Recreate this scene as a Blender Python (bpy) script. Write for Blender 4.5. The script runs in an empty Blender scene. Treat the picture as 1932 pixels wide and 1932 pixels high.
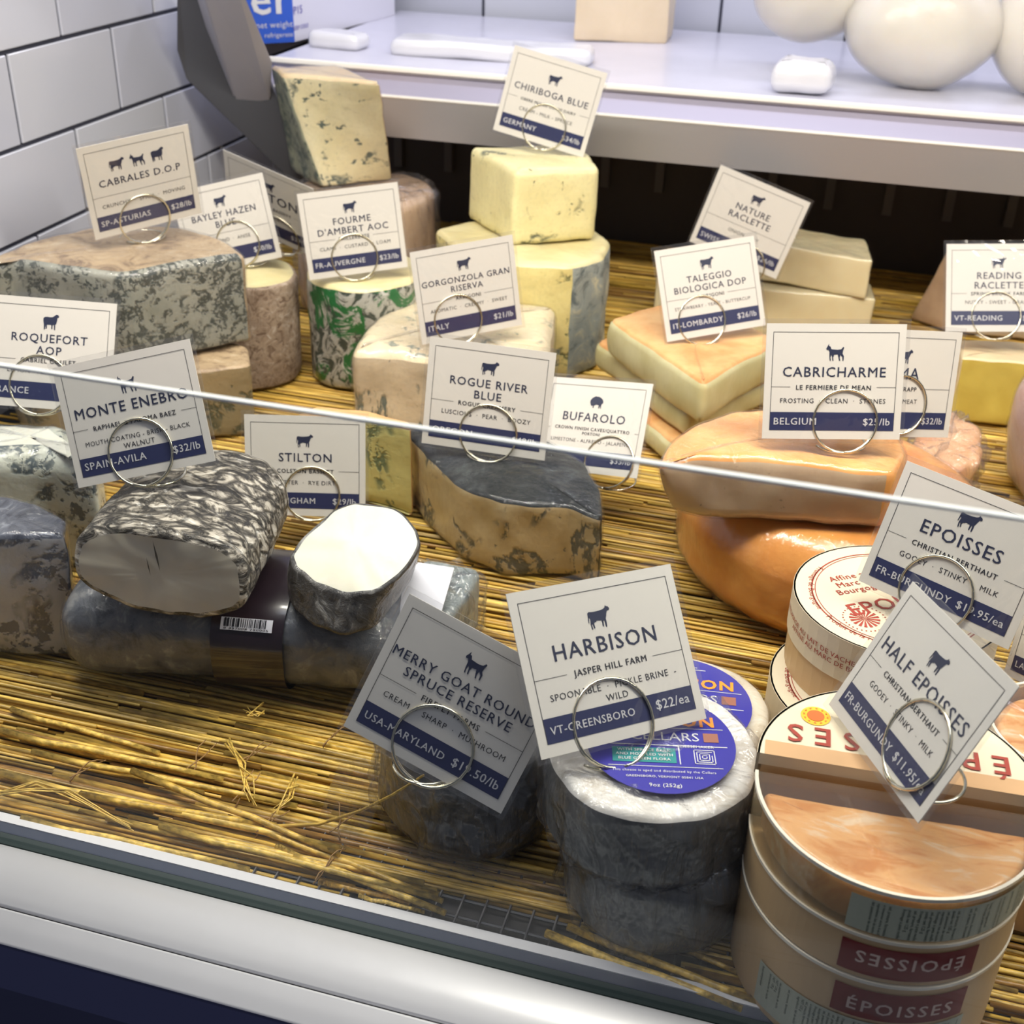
import bpy, bmesh, math, random
import numpy as np
from mathutils import Vector, Matrix, noise
from mathutils.geometry import tessellate_polygon

scene = bpy.context.scene
COL = scene.collection
rnd = random.Random(7)

# ------------------------------------------------------------ camera
FPX, PITCH, YAW, ROLL, HCAM = 2300.0, 29.8, -15.0, -1.7, 0.45
def _basis():
    p, y, r = map(math.radians, (PITCH, YAW, ROLL))
    fwd = np.array([math.sin(y)*math.cos(p), math.cos(y)*math.cos(p), -math.sin(p)])
    right = np.array([math.cos(y), -math.sin(y), 0.0])
    down = np.cross(fwd, right)
    return np.array([math.cos(r)*right+math.sin(r)*down, -math.sin(r)*right+math.cos(r)*down, fwd])
BAS = _basis()
cd = bpy.data.cameras.new('camera'); cam = bpy.data.objects.new('camera', cd); COL.objects.link(cam)
cd.sensor_width = 36; cd.lens = 36*FPX/1932; cd.clip_start = .01
cd.dof.use_dof = True; cd.dof.focus_distance = .62; cd.dof.aperture_fstop = 17
M = Matrix([[BAS[0][i], -BAS[1][i], -BAS[2][i]] for i in range(3)]).to_4x4(); M.translation = (0, 0, HCAM)
cam.matrix_world = M
scene.camera = cam

# ------------------------------------------------------------ light
w = bpy.data.worlds.new('room'); scene.world = w; w.use_nodes = True
w.node_tree.nodes['Background'].inputs[0].default_value = (.60, .63, .80, 1)
w.node_tree.nodes['Background'].inputs[1].default_value = .17
def area(name, loc, size, energy, col, target):
    l = bpy.data.lights.new(name, 'AREA'); l.shape = 'RECTANGLE'; l.size, l.size_y = size
    l.energy = energy; l.color = col
    o = bpy.data.objects.new(name, l); COL.objects.link(o); o.location = loc
    o.rotation_euler = (Vector(target)-Vector(loc)).to_track_quat('-Z', 'Y').to_euler()
    return o
area('case_light', (-.1, .60, .72), (1.7, .05), 15.5, (1, .93, .80), (-.1, .74, 0))
area('ceiling_light', (-.2, .35, 1.9), (1.2, .5), 7.0, (.82, .86, 1), (-.1, .7, 0))
area('rear_shelf_light', (.1, 1.36, .62), (1.6, .04), 2.6, (.90, .88, 1), (.1, 1.40, .2))
scene.view_settings.view_transform = 'Standard'; scene.view_settings.look = 'None'
scene.view_settings.gamma = 1; scene.view_settings.use_curve_mapping = False
scene.view_settings.exposure = 0.14
scene.cycles.transparent_max_bounces = 24

# ------------------------------------------------------------ survey helpers: a sight line met with a level, a depth or a side plane
C0 = np.array([0, 0, HCAM])
def ray(x, y): return BAS.T @ np.array([x-966.0, y-966.0, FPX])
def P(x, y, z=0.0): d = ray(x, y); return C0 + d*(z-HCAM)/d[2]
def PY(x, y, Y): d = ray(x, y); return C0 + d*Y/d[1]
def PP(x, y, q, n): d = ray(x, y); return C0 + d*(np.dot(np.array(q)-C0, n)/np.dot(d, n))
def Ps(l, z): return [P(x, y, z) for x, y in l]

# ------------------------------------------------------------ object helpers
def link(name, me, m=None, parent=None, smooth=False):
    o = bpy.data.objects.new(name, me); COL.objects.link(o)
    if m: me.materials.append(m)
    if parent: o.parent = parent
    if smooth: me.polygons.foreach_set('use_smooth', [True]*len(me.polygons))
    return o
def tag(o, label, cat, group=None):
    o['label'] = label; o['category'] = cat
    if group: o['group'] = group
    return o
def thing(name, label, cat, loc=(0, 0, 0), rot=None, group=None):
    o = bpy.data.objects.new(name, None); COL.objects.link(o); o.location = loc; o.empty_display_size = .02
    if rot: o.rotation_euler = rot
    return tag(o, label, cat, group)
class MB:
    def __init__(s): s.v, s.f = [], []
    def add(s, v, f):
        n = len(s.v); s.v += [tuple(float(c) for c in p) for p in v]; s.f += [tuple(i+n for i in q) for q in f]; return s
    def box(s, a, b):
        x0, y0, z0 = a; x1, y1, z1 = b
        return s.add([(x0,y0,z0),(x1,y0,z0),(x1,y1,z0),(x0,y1,z0),(x0,y0,z1),(x1,y0,z1),(x1,y1,z1),(x0,y1,z1)],
                     [(0,3,2,1),(4,5,6,7),(0,1,5,4),(1,2,6,5),(2,3,7,6),(3,0,4,7)])
    def hexa(s, lo, hi):
        n = len(lo)
        return s.add(list(lo)+list(hi), [tuple(range(n))[::-1], tuple(range(n, 2*n))]+[(i, (i+1) % n, n+(i+1) % n, n+i) for i in range(n)])
    def tube(s, pts, r, k=6, r1=None):
        pts = [Vector(p) for p in pts]; n = len(pts); vs, fs = [], []
        up = Vector((.13, .21, .97)).normalized()
        for i, p in enumerate(pts):
            t = (pts[min(i+1, n-1)]-pts[max(i-1, 0)]).normalized(); a = t.cross(up)
            if a.length < 1e-3: a = t.cross(Vector((1, 0, 0)))
            a.normalize(); b = t.cross(a); rr = r if r1 is None else r+(r1-r)*i/(n-1)
            vs += [p+a*math.cos(2*math.pi*j/k)*rr+b*math.sin(2*math.pi*j/k)*rr for j in range(k)]
        for i in range(n-1):
            fs += [(i*k+j, i*k+(j+1) % k, (i+1)*k+(j+1) % k, (i+1)*k+j) for j in range(k)]
        fs += [tuple(range(k))[::-1], tuple(range((n-1)*k, n*k))]
        return s.add(vs, fs)
    def mesh(s, name='mesh'):
        me = bpy.data.meshes.new(name); me.from_pydata(s.v, [], s.f); me.validate(); me.update(); return me
    def build(s, name, m, parent=None, smooth=False, bevel=0):
        me = s.mesh(name)
        bm = bmesh.new(); bm.from_mesh(me); bmesh.ops.recalc_face_normals(bm, faces=bm.faces)
        if bevel: bmesh.ops.bevel(bm, geom=[e for e in bm.edges if e.calc_face_angle(0) > .5], offset=bevel, segments=2, affect='EDGES')
        bm.to_mesh(me); bm.free()
        return link(name, me, m, parent, smooth)

# ------------------------------------------------------------ lettering: flat outlines of glyphs
_tc = {}
def text(s, bold=.0, gap=1.0):
    k = (s, bold, gap)
    if k not in _tc:
        c = bpy.data.curves.new('t', 'FONT'); c.body = s; c.size = 1; c.space_character = gap; c.resolution_u = 2; c.offset = max(0, -bold)
        o = bpy.data.objects.new('t', c); me = bpy.data.meshes.new_from_object(o)
        v = np.array([tuple(p.co) for p in me.vertices]).reshape(-1, 3); f = [tuple(p.vertices) for p in me.polygons]
        bpy.data.objects.remove(o); bpy.data.curves.remove(c); bpy.data.meshes.remove(me)
        if bold > 0:      # heavier strokes: the outline laid down again a hair to each side
            n_ = len(v); d = bold*.55; v = np.vstack([v, v+[d, 0, 2e-5], v-[d, 0, -4e-5], v+[0, d*.7, 6e-5]]); f = [tuple(i+n_*q for i in p) for q in range(4) for p in f]
        v[:, 0] -= v[:, 0].min(); _tc[k] = (v, f, v[:, 0].max())
    return _tc[k]
def put_text(mb, s, x, y, width=None, size=None, align='c', z=0, bold=.02, gap=1.08, fn=None, flip=False):
    v, f, wd = text(s, bold, gap); v = v.copy()
    k = size if size else width/wd
    if width and size: k = min(size, width/wd)
    v[:, :2] *= k
    v[:, 0] += x - {'c': wd*k/2, 'l': 0, 'r': wd*k}[align]; v[:, 1] += y; v[:, 2] += z
    if flip: v[:, 0] = 2*x-v[:, 0]; v[:, 1] = 2*y+.7*k-v[:, 1]
    if fn: v = np.array([fn(*p) for p in v])
    mb.add(v, f); return k*.72
def put_poly(mb, pts, cx, cy, sc, z=0, fn=None):
    q = [(cx+x*sc, cy+y*sc, z) for x, y in pts]
    if fn: q = [fn(*p) for p in q]
    t = tessellate_polygon([[Vector(p) for p in q]]); mb.add(q, t)
def quad(mb, x0, y0, x1, y1, z=0, fn=None, n=1):
    v, f = [], []
    for i in range(n+1):
        x = x0+(x1-x0)*i/n; v += [(x, y0, z), (x, y1, z)]
        if i: f.append((2*i-2, 2*i, 2*i+1, 2*i-1))
    if fn: v = [fn(*p) for p in v]
    mb.add(v, f)

# ------------------------------------------------------------ materials
MAT = {}
def new_mat(name):
    m = bpy.data.materials.new(name); m.use_nodes = True; nt = m.node_tree; nt.nodes.clear(); MAT[name] = m
    out = nt.nodes.new('ShaderNodeOutputMaterial'); return m, nt, out
class N:
    def __init__(s, nt, rot=(0,0,0), sc=(1,1,1)):
        s.nt = nt; tc = nt.nodes.new('ShaderNodeTexCoord'); mp = nt.nodes.new('ShaderNodeMapping')
        nt.links.new(tc.outputs['Object'], mp.inputs[0]); s.co = mp.outputs[0]
        mp.inputs['Scale'].default_value = sc; mp.inputs['Rotation'].default_value = rot
    def co2(s, sc, rot=(0,0,0)):
        mp = s.nt.nodes.new('ShaderNodeMapping'); mp.inputs['Scale'].default_value = sc; mp.inputs['Rotation'].default_value = rot
        s.nt.links.new(s.co, mp.inputs[0]); return mp.outputs[0]
    def set(s, sock, v):
        if hasattr(v, 'is_linked') or isinstance(v, bpy.types.NodeSocket): s.nt.links.new(v, sock)
        else: sock.default_value = v
    def noise(s, scale, detail=3, rough=.55, dist=0, co=None, out=0):
        n = s.nt.nodes.new('ShaderNodeTexNoise'); s.nt.links.new(co or s.co, n.inputs['Vector'])
        n.inputs['Scale'].default_value = scale; n.inputs['Detail'].default_value = detail
        n.inputs['Roughness'].default_value = rough; n.inputs['Distortion'].default_value = dist; return n.outputs[out]
    def vor(s, scale, feat='F1', co=None, out=0, rand=1):
        n = s.nt.nodes.new('ShaderNodeTexVoronoi'); n.feature = feat; s.nt.links.new(co or s.co, n.inputs['Vector'])
        n.inputs['Scale'].default_value = scale; n.inputs['Randomness'].default_value = rand; return n.outputs[out]
    def ramp(s, v, a, b, lo=0., hi=1.):
        n = s.nt.nodes.new('ShaderNodeMapRange'); n.interpolation_type = 'SMOOTHSTEP'; s.set(n.inputs[0], v)
        n.inputs[1].default_value = a; n.inputs[2].default_value = b; n.inputs[3].default_value = lo; n.inputs[4].default_value = hi; return n.outputs[0]
    def math(s, op, a, b=0., c=0.):
        n = s.nt.nodes.new('ShaderNodeMath'); n.operation = op; s.set(n.inputs[0], a); s.set(n.inputs[1], b); s.set(n.inputs[2], c); return n.outputs[0]
    def mix(s, f, a, b):
        n = s.nt.nodes.new('ShaderNodeMix'); n.data_type = 'RGBA'; s.set(n.inputs[0], f)
        for i, c in ((6, a), (7, b)): s.set(n.inputs[i], c if not isinstance(c, tuple) else (*c, 1) if len(c) == 3 else c)
        return n.outputs[2]
    def bump(s, h, strength, dist=.001, nrm=None):
        n = s.nt.nodes.new('ShaderNodeBump'); n.inputs['Strength'].default_value = strength; n.inputs['Distance'].default_value = dist
        s.nt.links.new(h, n.inputs['Height'])
        if nrm: s.nt.links.new(nrm, n.inputs['Normal'])
        return n.outputs[0]
    def bsdf(s, col, rough=.5, bump=None, metal=0, spec=.5, coat=0, cr=.1, cn=None, sss=0, emit=None):
        p = s.nt.nodes.new('ShaderNodeBsdfPrincipled'); s.set(p.inputs['Base Color'], (*col, 1) if isinstance(col, tuple) else col)
        s.set(p.inputs['Roughness'], rough); p.inputs['Metallic'].default_value = metal; p.inputs['Specular IOR Level'].default_value = spec
        p.inputs['Coat Weight'].default_value = coat; p.inputs['Coat Roughness'].default_value = cr
        if sss: p.inputs['Subsurface Weight'].default_value = sss; p.inputs['Subsurface Radius'].default_value = (1, .7, .4); p.inputs['Subsurface Scale'].default_value = .006
        if bump: s.nt.links.new(bump, p.inputs['Normal'])
        if cn: s.nt.links.new(cn, p.inputs['Coat Normal'])
        return p
def done(nt, out, sh): nt.links.new(sh.outputs[0] if hasattr(sh, 'outputs') else sh, out.inputs[0])
def film_normal(n, scale=60, amt=.8, dst=.0030):
    d = n.co2((1, 1, .25), (.5, .4, .9)); h = n.noise(scale, 4, .6, 1.5, d)
    h2 = n.math('ABSOLUTE', n.math('SUBTRACT', n.noise(scale*.35, 3, .55, 1.6), .5)); return n.bump(n.math('MULTIPLY_ADD', h2, -1.6, h), amt, dst)

def plain(name, col, rough=.5, metal=0, spec=.5, coat=0, var=0, bs=0, bscale=200, sc=(1,1,1)):
    m, nt, out = new_mat(name); n = N(nt, sc=sc); c = col; b = None
    if var: c = n.mix(n.ramp(n.noise(14, 4), .3, .7), tuple(x*(1-var) for x in col), tuple(min(1, x*(1+var)) for x in col))
    if bs: b = n.bump(n.noise(bscale, 3), bs, .0006)
    done(nt, out, n.bsdf(c, rough, b, metal, spec, coat)); return m
def paste(name, a, b, vein, amount=.5, scale=34, spots=.4, coat=.35, rough=.45, stretch=(1,1,1), sss=.15, vein2=None):
    """cut face of a blue cheese: creamy ground, mould in broken ridges and pockets"""
    m, nt, out = new_mat(name); n = N(nt); st = n.co2(stretch)
    g = n.mix(n.ramp(n.noise(22, 4), .3, .7), a, b)
    g = n.mix(n.ramp(n.noise(320, 2), .45, .75, 0, .35), g, tuple(x*.72 for x in a))
    r = n.math('ABSOLUTE', n.math('SUBTRACT', n.noise(scale, 5, .68, .25, st), .5))
    ridge = n.ramp(r, .012, .060, 1, 0)
    patch = n.ramp(n.noise(scale*.55, 3, .6, .5, n.co2((1.1, .9, 1.3))), .60-.22*amount, .66-.22*amount)
    v1 = n.math('MULTIPLY', ridge, patch)
    sp = n.ramp(n.noise(scale*2.6, 4, .66, .3, st), .70-.14*spots, .745-.14*spots)
    sp = n.math('MULTIPLY', sp, n.ramp(n.noise(scale*.7, 2), .42, .52))
    halo = n.ramp(n.noise(scale*.5, 3, .6, .6), .56-.15*amount, .85-.15*amount, 0, .55)
    c = n.mix(halo, g, vein2 or tuple(.45*x+.55*y for x, y in zip(a, vein)))
    mk = n.math('MAXIMUM', v1, sp); c = n.mix(n.math('MULTIPLY', mk, .92), c, vein)
    bh = n.math('SUBTRACT', n.noise(120, 4), n.math('MULTIPLY', mk, .8))
    done(nt, out, n.bsdf(c, rough, n.bump(bh, .5, .0012), coat=coat, cr=.12, cn=film_normal(n) if coat else None, sss=sss)); return m
def crust(name, cols, scale=60, rough=.75, coat=.0, bs=.8, dist=1.0, stretch=(1,1,1), spec=.5):
    """natural rind in three tones"""
    m, nt, out = new_mat(name); n = N(nt); st = n.co2(stretch)
    h = n.noise(scale, 6, .68, dist, st); h2 = n.noise(scale*.3, 3, .6)
    c = n.mix(n.ramp(h, .36, .5), cols[0], cols[1]); c = n.mix(n.ramp(h, .52, .68), c, cols[2])
    c = n.mix(n.ramp(h2, .35, .7, 0, .5), c, cols[0])
    done(nt, out, n.bsdf(c, rough, n.bump(h, bs, .0016), spec=spec, coat=coat, cr=.15, cn=film_normal(n) if coat else None)); return m
def smooth_cheese(name, a, b, rough=.4, coat=.3, speck=None, sss=.2, bs=.25, bdist=.0015, cr=.15):
    m, nt, out = new_mat(name); n = N(nt)
    h = n.noise(26, 4, .55, .4); c = n.mix(n.ramp(h, .32, .68), a, b)
    if speck: c = n.mix(n.ramp(n.noise(240, 2), .68, .76, 0, .7), c, speck)
    done(nt, out, n.bsdf(c, rough, n.bump(n.noise(75, 4), bs, bdist), coat=coat, cr=cr, cn=film_normal(n, 38) if coat else None, sss=sss)); return m
def schlick(n, nrm=None, f0=.035, k=.95):
    l = n.nt.nodes.new('ShaderNodeLayerWeight'); l.inputs[0].default_value = .5
    if nrm: n.nt.links.new(nrm, l.inputs['Normal'])
    return n.math('MULTIPLY_ADD', n.math('POWER', l.outputs['Facing'], 5), k, f0)
def film(name, tint=(.93, .94, .97), base=.07, scale=45, rough=.12, haze=.05, hazecol=(.8, .8, .85), amt=.8, dst=.003):
    """thin clear plastic: see-through with wrinkled glints"""
    m, nt, out = new_mat(name); n = N(nt); bn = film_normal(n, scale, amt, dst)
    tr = nt.nodes.new('ShaderNodeBsdfTransparent'); tr.inputs[0].default_value = (*tint, 1)
    gl = nt.nodes.new('ShaderNodeBsdfGlossy'); gl.inputs['Roughness'].default_value = rough; nt.links.new(bn, gl.inputs['Normal'])
    df = nt.nodes.new('ShaderNodeBsdfDiffuse'); df.inputs[0].default_value = (*hazecol, 1)
    fr = schlick(n, bn, .03, .38)
    m1 = nt.nodes.new('ShaderNodeMixShader'); m1.inputs[0].default_value = haze
    nt.links.new(tr.outputs[0], m1.inputs[1]); nt.links.new(df.outputs[0], m1.inputs[2])
    m2 = nt.nodes.new('ShaderNodeMixShader'); nt.links.new(n.math('MINIMUM', n.math('ADD', fr, base), .6), m2.inputs[0])
    nt.links.new(m1.outputs[0], m2.inputs[1]); nt.links.new(gl.outputs[0], m2.inputs[2]); done(nt, out, m2); return m
def glass(name, tint, base=0, haze=0):
    m, nt, out = new_mat(name); n = N(nt)
    tr = nt.nodes.new('ShaderNodeBsdfTransparent'); tr.inputs[0].default_value = (*tint, 1)
    gl = nt.nodes.new('ShaderNodeBsdfGlossy'); gl.inputs['Roughness'].default_value = .02
    fr = schlick(n, None, .006, .5)
    m2 = nt.nodes.new('ShaderNodeMixShader'); nt.links.new(n.math('ADD', fr, base), m2.inputs[0])
    nt.links.new(tr.outputs[0], m2.inputs[1]); nt.links.new(gl.outputs[0], m2.inputs[2])
    s = m2
    if haze:
        df = nt.nodes.new('ShaderNodeBsdfDiffuse'); df.inputs[0].default_value = (.85, .85, .95, 1)
        s = nt.nodes.new('ShaderNodeMixShader'); s.inputs[0].default_value = haze; nt.links.new(m2.outputs[0], s.inputs[1]); nt.links.new(df.outputs[0], s.inputs[2])
    done(nt, out, s); return m

# ------------------------------------------------------------ cheese solid: rounded prism between two outlines, faces sorted into parts
def rounded(n, rel, sub):
    """weights of a closed outline of n corners with rounded corners; returns [(weights, edge tag)]"""
    out = []
    for i in range(n):
        a, b, c = (i-1) % n, i, (i+1) % n; k = rel[i]
        for j in range(7):
            t = j/6; w = np.zeros(n)
            w0, w1, w2 = (1-t)**2, 2*t*(1-t), t*t
            w[a] += w0*k; w[b] += w0*(1-k)+w1+w2*(1-k); w[c] += w2*k
            out.append((w, a if t < .5 else b))
        k2 = rel[c]
        for j in range(1, sub):
            t = k+(1-k2-k)*j/sub; w = np.zeros(n); w[b] = 1-t; w[c] = t; out.append((w, b))
    return out
def solid(top, bot=None, down=None, rc=.18, rt=.004, rb=.003, sub=10, levels=9, amp=.0007, freq=55, bulge=0., dome=0., seed=0, rcs=None):
    top = np.array(top, float); bot = np.array(bot, float) if bot is not None else top+np.array(down if down is not None else (0, 0, -float(top[0][2])))
    n = len(top); W = rounded(n, rcs or [rc]*n, sub); A = np.array([q[0] for q in W]); tags = [q[1] for q in W]
    T, B = A@top, A@bot; ct, cb = T.mean(0), B.mean(0); axis = (cb-ct); L = np.linalg.norm(axis); axis /= L
    m = len(T); rings, lab = [], []
    def ring(t, inset, extra=0, sc=1, lift=0):
        R_ = T*(1-t)+B*t; c = ct*(1-t)+cb*t
        if sc != 1: return c+(R_-c)*sc - axis*lift
        tg = np.roll(R_, -1, 0)-np.roll(R_, 1, 0); nn = np.cross(tg, axis); nn /= np.linalg.norm(nn, axis=1)[:, None]+1e-12
        if np.dot(nn[0], R_[0]-c)+np.sum(nn*(R_-c)) < 0: nn = -nn
        return R_+nn*(extra-inset)
    base = ring(0, rt)
    seq = []
    for s_ in (.25, .5, .75, .92): seq.append((ct+(base-ct)*s_-axis*dome*(1-s_**2), 'top'))
    for a in (0, 22, 45, 68): seq.append((ring(rt*(1-math.cos(math.radians(a)))/L, rt*(1-math.sin(math.radians(a)))), 'top' if a == 0 else 'rim'))
    for i in range(levels+1):
        t = rt/L+(1-(rt+rb)/L)*i/levels; seq.append((ring(t, 0, bulge*4*t*(1-t)), 'side'))
    for a in (45, 90): seq.append((ring(1-rb*(1-math.sin(math.radians(a)))/L, rb*(1-math.cos(math.radians(a)))), 'side'))
    lastb = seq[-1][0]
    for s_ in (.6,): seq.append((cb+(lastb-cb)*s_, 'bottom'))
    bm = bmesh.new(); vr = [[bm.verts.new(p) for p in s_[0]] for s_ in seq]
    vt = bm.verts.new(ct-axis*dome); vb = bm.verts.new(cb); lay = bm.faces.layers.int.new('k')
    def F(vs, k):
        try: f = bm.faces.new(vs); f[lay] = k
        except ValueError: pass
    for j in range(m): F((vt, vr[0][j], vr[0][(j+1) % m]), 100); F((vb, vr[-1][(j+1) % m], vr[-1][j]), 101)
    for i in range(len(vr)-1):
        kind = seq[i+1][1]
        for j in range(m):
            k = 100 if kind == 'top' else 101 if kind == 'bottom' else tags[j]+(200 if kind == 'rim' else 0)
            F((vr[i][j], vr[i+1][j], vr[i+1][(j+1) % m], vr[i][(j+1) % m]), k)
    off = Vector((seed*3.1, seed*1.7, seed*.9))
    for v in bm.verts:
        v.co += noise.noise_vector(v.co*freq+off)*amp + noise.noise_vector(v.co*freq*.25+off)*amp*2.2
    bmesh.ops.recalc_face_normals(bm, faces=bm.faces)
    return bm
def shell(bm, off):
    b = bm.copy(); b.normal_update(); heavy = off >= .0019
    for v in b.verts:
        q = Vector((v.co.x*55, v.co.y*55, v.co.z*30+v.co.x*25)); d = .35*off*noise.noise(v.co*70)
        if heavy: d += off*(.9-1.8*min(1, abs(noise.noise(q))*3.2))+.5*off*(1-min(1, abs(noise.noise(q*2.3+Vector((3, 1, 7))))*4))
        v.co += v.normal*(off+max(-off*.8, d))
    return b
def split(bm, root, groups):
    """groups: [(part name, material, set of edge tags / 'top' / 'bottom' / 'rest')]; rims follow their edge unless 'rims' is in a group"""
    lay = bm.faces.layers.int['k']; org = root.matrix_world
    inv = Matrix.Translation(root.location) @ root.rotation_euler.to_matrix().to_4x4(); inv.invert()
    def keys(k):
        if k == 100: return ['top']
        if k == 101: return ['bottom']
        if k >= 200: return ['rims', 'rim%d' % (k-200), k-200]
        return [k]
    used = {}
    for f in bm.faces:
        g = None
        for key in keys(f[lay]):
            for gi, (_, _, s_) in enumerate(groups):
                if key in s_: g = gi; break
            if g is not None: break
        if g is None: g = next(i for i, q in enumerate(groups) if 'rest' in q[2])
        used.setdefault(g, []).append(f)
    res = []
    for g, fs in used.items():
        idx, v, fc = {}, [], []
        for f in fs:
            q = []
            for vv in f.verts:
                if vv not in idx: idx[vv] = len(v); v.append(tuple(inv @ vv.co))
                q.append(idx[vv])
            fc.append(q)
        me = bpy.data.meshes.new(groups[g][0]); me.from_pydata(v, [], fc)
        res.append(link(groups[g][0], me, groups[g][1], root, True))
    bm.free(); return res
def cheese(name, label, cat, top, groups, bot=None, down=None, wrap=None, group=None, **kw):
    t = np.array(top, float); d = np.array(bot, float) if bot is not None else t+np.array(down if down is not None else (0, 0, -float(t[0][2])))
    c = d.mean(0); root = thing(name, label, cat, tuple(float(x) for x in c), group=group)
    bm = solid(top, bot, down, **kw)
    if wrap:
        sb = shell(bm, wrap[1]); 
        split(sb, root, [('plastic_wrap', wrap[0], {'rest'})])
    split(bm, root, groups); return root
def circle(c, r, n=20, ry=None, a0=0):
    return [np.array([c[0]+r*math.cos(a0+2*math.pi*i/n), c[1]+(ry or r)*math.sin(a0+2*math.pi*i/n), c[2]]) for i in range(n)]

# ================================================================ materials in use
m_alu = plain('brushed aluminium', (.62, .63, .67), .32, 1, bs=.15, bscale=400, sc=(.05, 1, 1))
m_alu_white = plain('satin aluminium trim', (.70, .70, .72), .33, .2, var=.02)
m_gasket = plain('dark green gasket', (.022, .036, .036), .6, spec=.2)
m_gasket_blue = plain('blue grey gasket', (.03, .04, .07), .6, spec=.2)
m_navy = plain('navy enamel front', (.022, .026, .075), .35)
m_black = plain('black enamel', (.012, .012, .015), .5)
m_dark = plain('dark brown panel', (.075, .062, .060), .6, bs=.2)
m_darkbar = plain('dark louvre bar', (.14, .125, .125), .45)
m_white_enamel = plain('white enamel shelf', (.62, .62, .72), .25, var=.03)
m_lip = plain('polished steel lip', (.92, .90, .86), .3, .0)
m_lip2 = plain('lavender painted steel', (.42, .40, .52), .35, .3)
m_fascia = plain('stainless fascia', (.42, .41, .43), .38, .5, bs=.1, bscale=500, sc=(.03, 1, 1))
m_grout = plain('charcoal grout', (.035, .038, .06), .8)
m_tile = [plain('glazed tile %s' % 'abc'[i], c, .22, coat=.3, bs=.05, bscale=9) for i, c in enumerate([(.52, .54, .62), (.49, .51, .60), (.55, .57, .64)])]
m_wire = plain('nickel wire', (.70, .66, .52), .22, 1)
m_card = plain('cream card stock', (.70, .67, .615), .5)
m_ink = plain('navy ink', (.012, .018, .055), .45)
m_ink2 = plain('black ink', (.018, .018, .025), .5)
m_band = plain('navy printed band', (.014, .020, .085), .4)
m_white_ink = plain('white lettering', (.62, .62, .64), .5)
m_sleeve = film('clear card sleeve', (.97, .97, .97), .02, 9, .06, .015)
m_wrap = film('cling film', (.97, .97, .98), .0, 42, .07, .015)
m_wrap_heavy = film('crumpled cling film', (.93, .93, .94), .05, 34, .16, .04, (.55, .55, .60), 1.0, .009)
m_bag = film('milky vacuum bag', (.96, .96, .97), .0, 18, .3, .30, (.85, .83, .80))
m_glass = glass('case glass', (.91, .925, .93))
m_glass_edge = plain('polished glass edge', (.78, .82, .80), .2, coat=.5)
straws = []
for i, c in enumerate([(.66, .42, .070), (.52, .30, .045), (.80, .54, .12), (.30, .155, .03), (.68, .44, .09), (.42, .27, .06)]):
    m, nt, out = new_mat('straw tone %s' % 'abcdef'[i]); n = N(nt, sc=(.06, 1, 1)); n2 = n.noise(500, 3)
    cc = n.mix(n.ramp(n2, .3, .7), tuple(x*.55 for x in c), tuple(min(1, x*1.25) for x in c))
    done(nt, out, n.bsdf(cc, .42, n.bump(n2, .4, .0005), coat=.15)); straws.append(m)
m_thread = plain('jute thread', (.30, .17, .06), .8)

# ================================================================ display case
XL, XR = -.67, .95
case = thing('display_case', 'refrigerated counter display case with aluminium front rail and dark navy panel below', 'display case', (0, .36, 0))
cinv = Vector((0, .36, 0))
def cp(name, mb, m, **k):
    o = mb.build(name, m, None, **k); o.parent = case; o.matrix_parent_inverse = Matrix.Translation(-cinv); return o
def extr(prof, x0, x1):
    mb = MB(); mb.hexa([(x0, y, z) for y, z in prof], [(x1, y, z) for y, z in prof]); return mb
def strip(prof, x0, x1, th=.003):      # open profile extruded along the counter, given thickness
    mb = MB()
    for (y0, z0), (y1, z1) in zip(prof, prof[1:]):
        d = Vector((0, y1-y0, z1-z0)).normalized(); q = Vector((0, -d.z, d.y))*th
        if q.z > 0: q = -q
        mb.hexa([(x0, y0, z0), (x0, y1, z1), (x0, y1+q.y, z1+q.z), (x0, y0+q.y, z0+q.z)], [(x1, y0, z0), (x1, y1, z1), (x1, y1+q.y, z1+q.z), (x1, y0+q.y, z0+q.z)])
    return mb
cp('deck', MB().box((XL, .365, -.02), (XR, 1.46, -.0085)), m_black)
cp('inner_lip', strip([(.3805, -.004), (.3785, .0008), (.3728, .0012)], XL, XR), m_alu_white)
cp('gasket', strip([(.3728, .0006), (.3670, .0004)], XL, XR), m_gasket_blue)
cp('glass_channel', strip([(.3670, .0002), (.361, -.0005)], XL, XR), m_gasket)
bump_prof = [(.361, -.0005), (.354, .0008), (.345, .0004), (.337, -.0015), (.3305, -.0045)]
def fair(pr, n=6):      # smooth curve through the profile points, closed below
    q = [np.array(p) for p in pr]; o = []
    for i in range(len(q)-1):
        a, b, c, d = q[max(i-1, 0)], q[i], q[i+1], q[min(i+2, len(q)-1)]
        for j in range(n):
            t = j/n; o.append(.5*((2*b)+(c-a)*t+(2*a-5*b+4*c-d)*t*t+(3*b-a-3*c+d)*t**3))
    return o+[q[-1]]
def solid_strip(pr, x0, x1, th):
    p = fair(pr); n = len(p); v = [(x, y, z-k) for x in (x0, x1) for k in (0, th) for y, z in p]; f = []
    for i in range(n-1): f += [(i, i+1, 2*n+i+1, 2*n+i), (n+i, 3*n+i, 3*n+i+1, n+i+1)]
    f += [(0, 2*n, 3*n, n), (n-1, 2*n-1, 4*n-1, 3*n-1)]+[tuple(range(n))+tuple(range(2*n-1, n-1, -1)), tuple(range(3*n-1, 2*n-1, -1))+tuple(range(3*n, 4*n))]
    return MB().add(v, f)
cp('front_rail', solid_strip([(.3605, -.0008), (.357, .0006), (.350, .0012), (.342, .0002), (.335, -.0022), (.3305, -.0048)], XL, XR, .006), m_alu_white, smooth=True)
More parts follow.
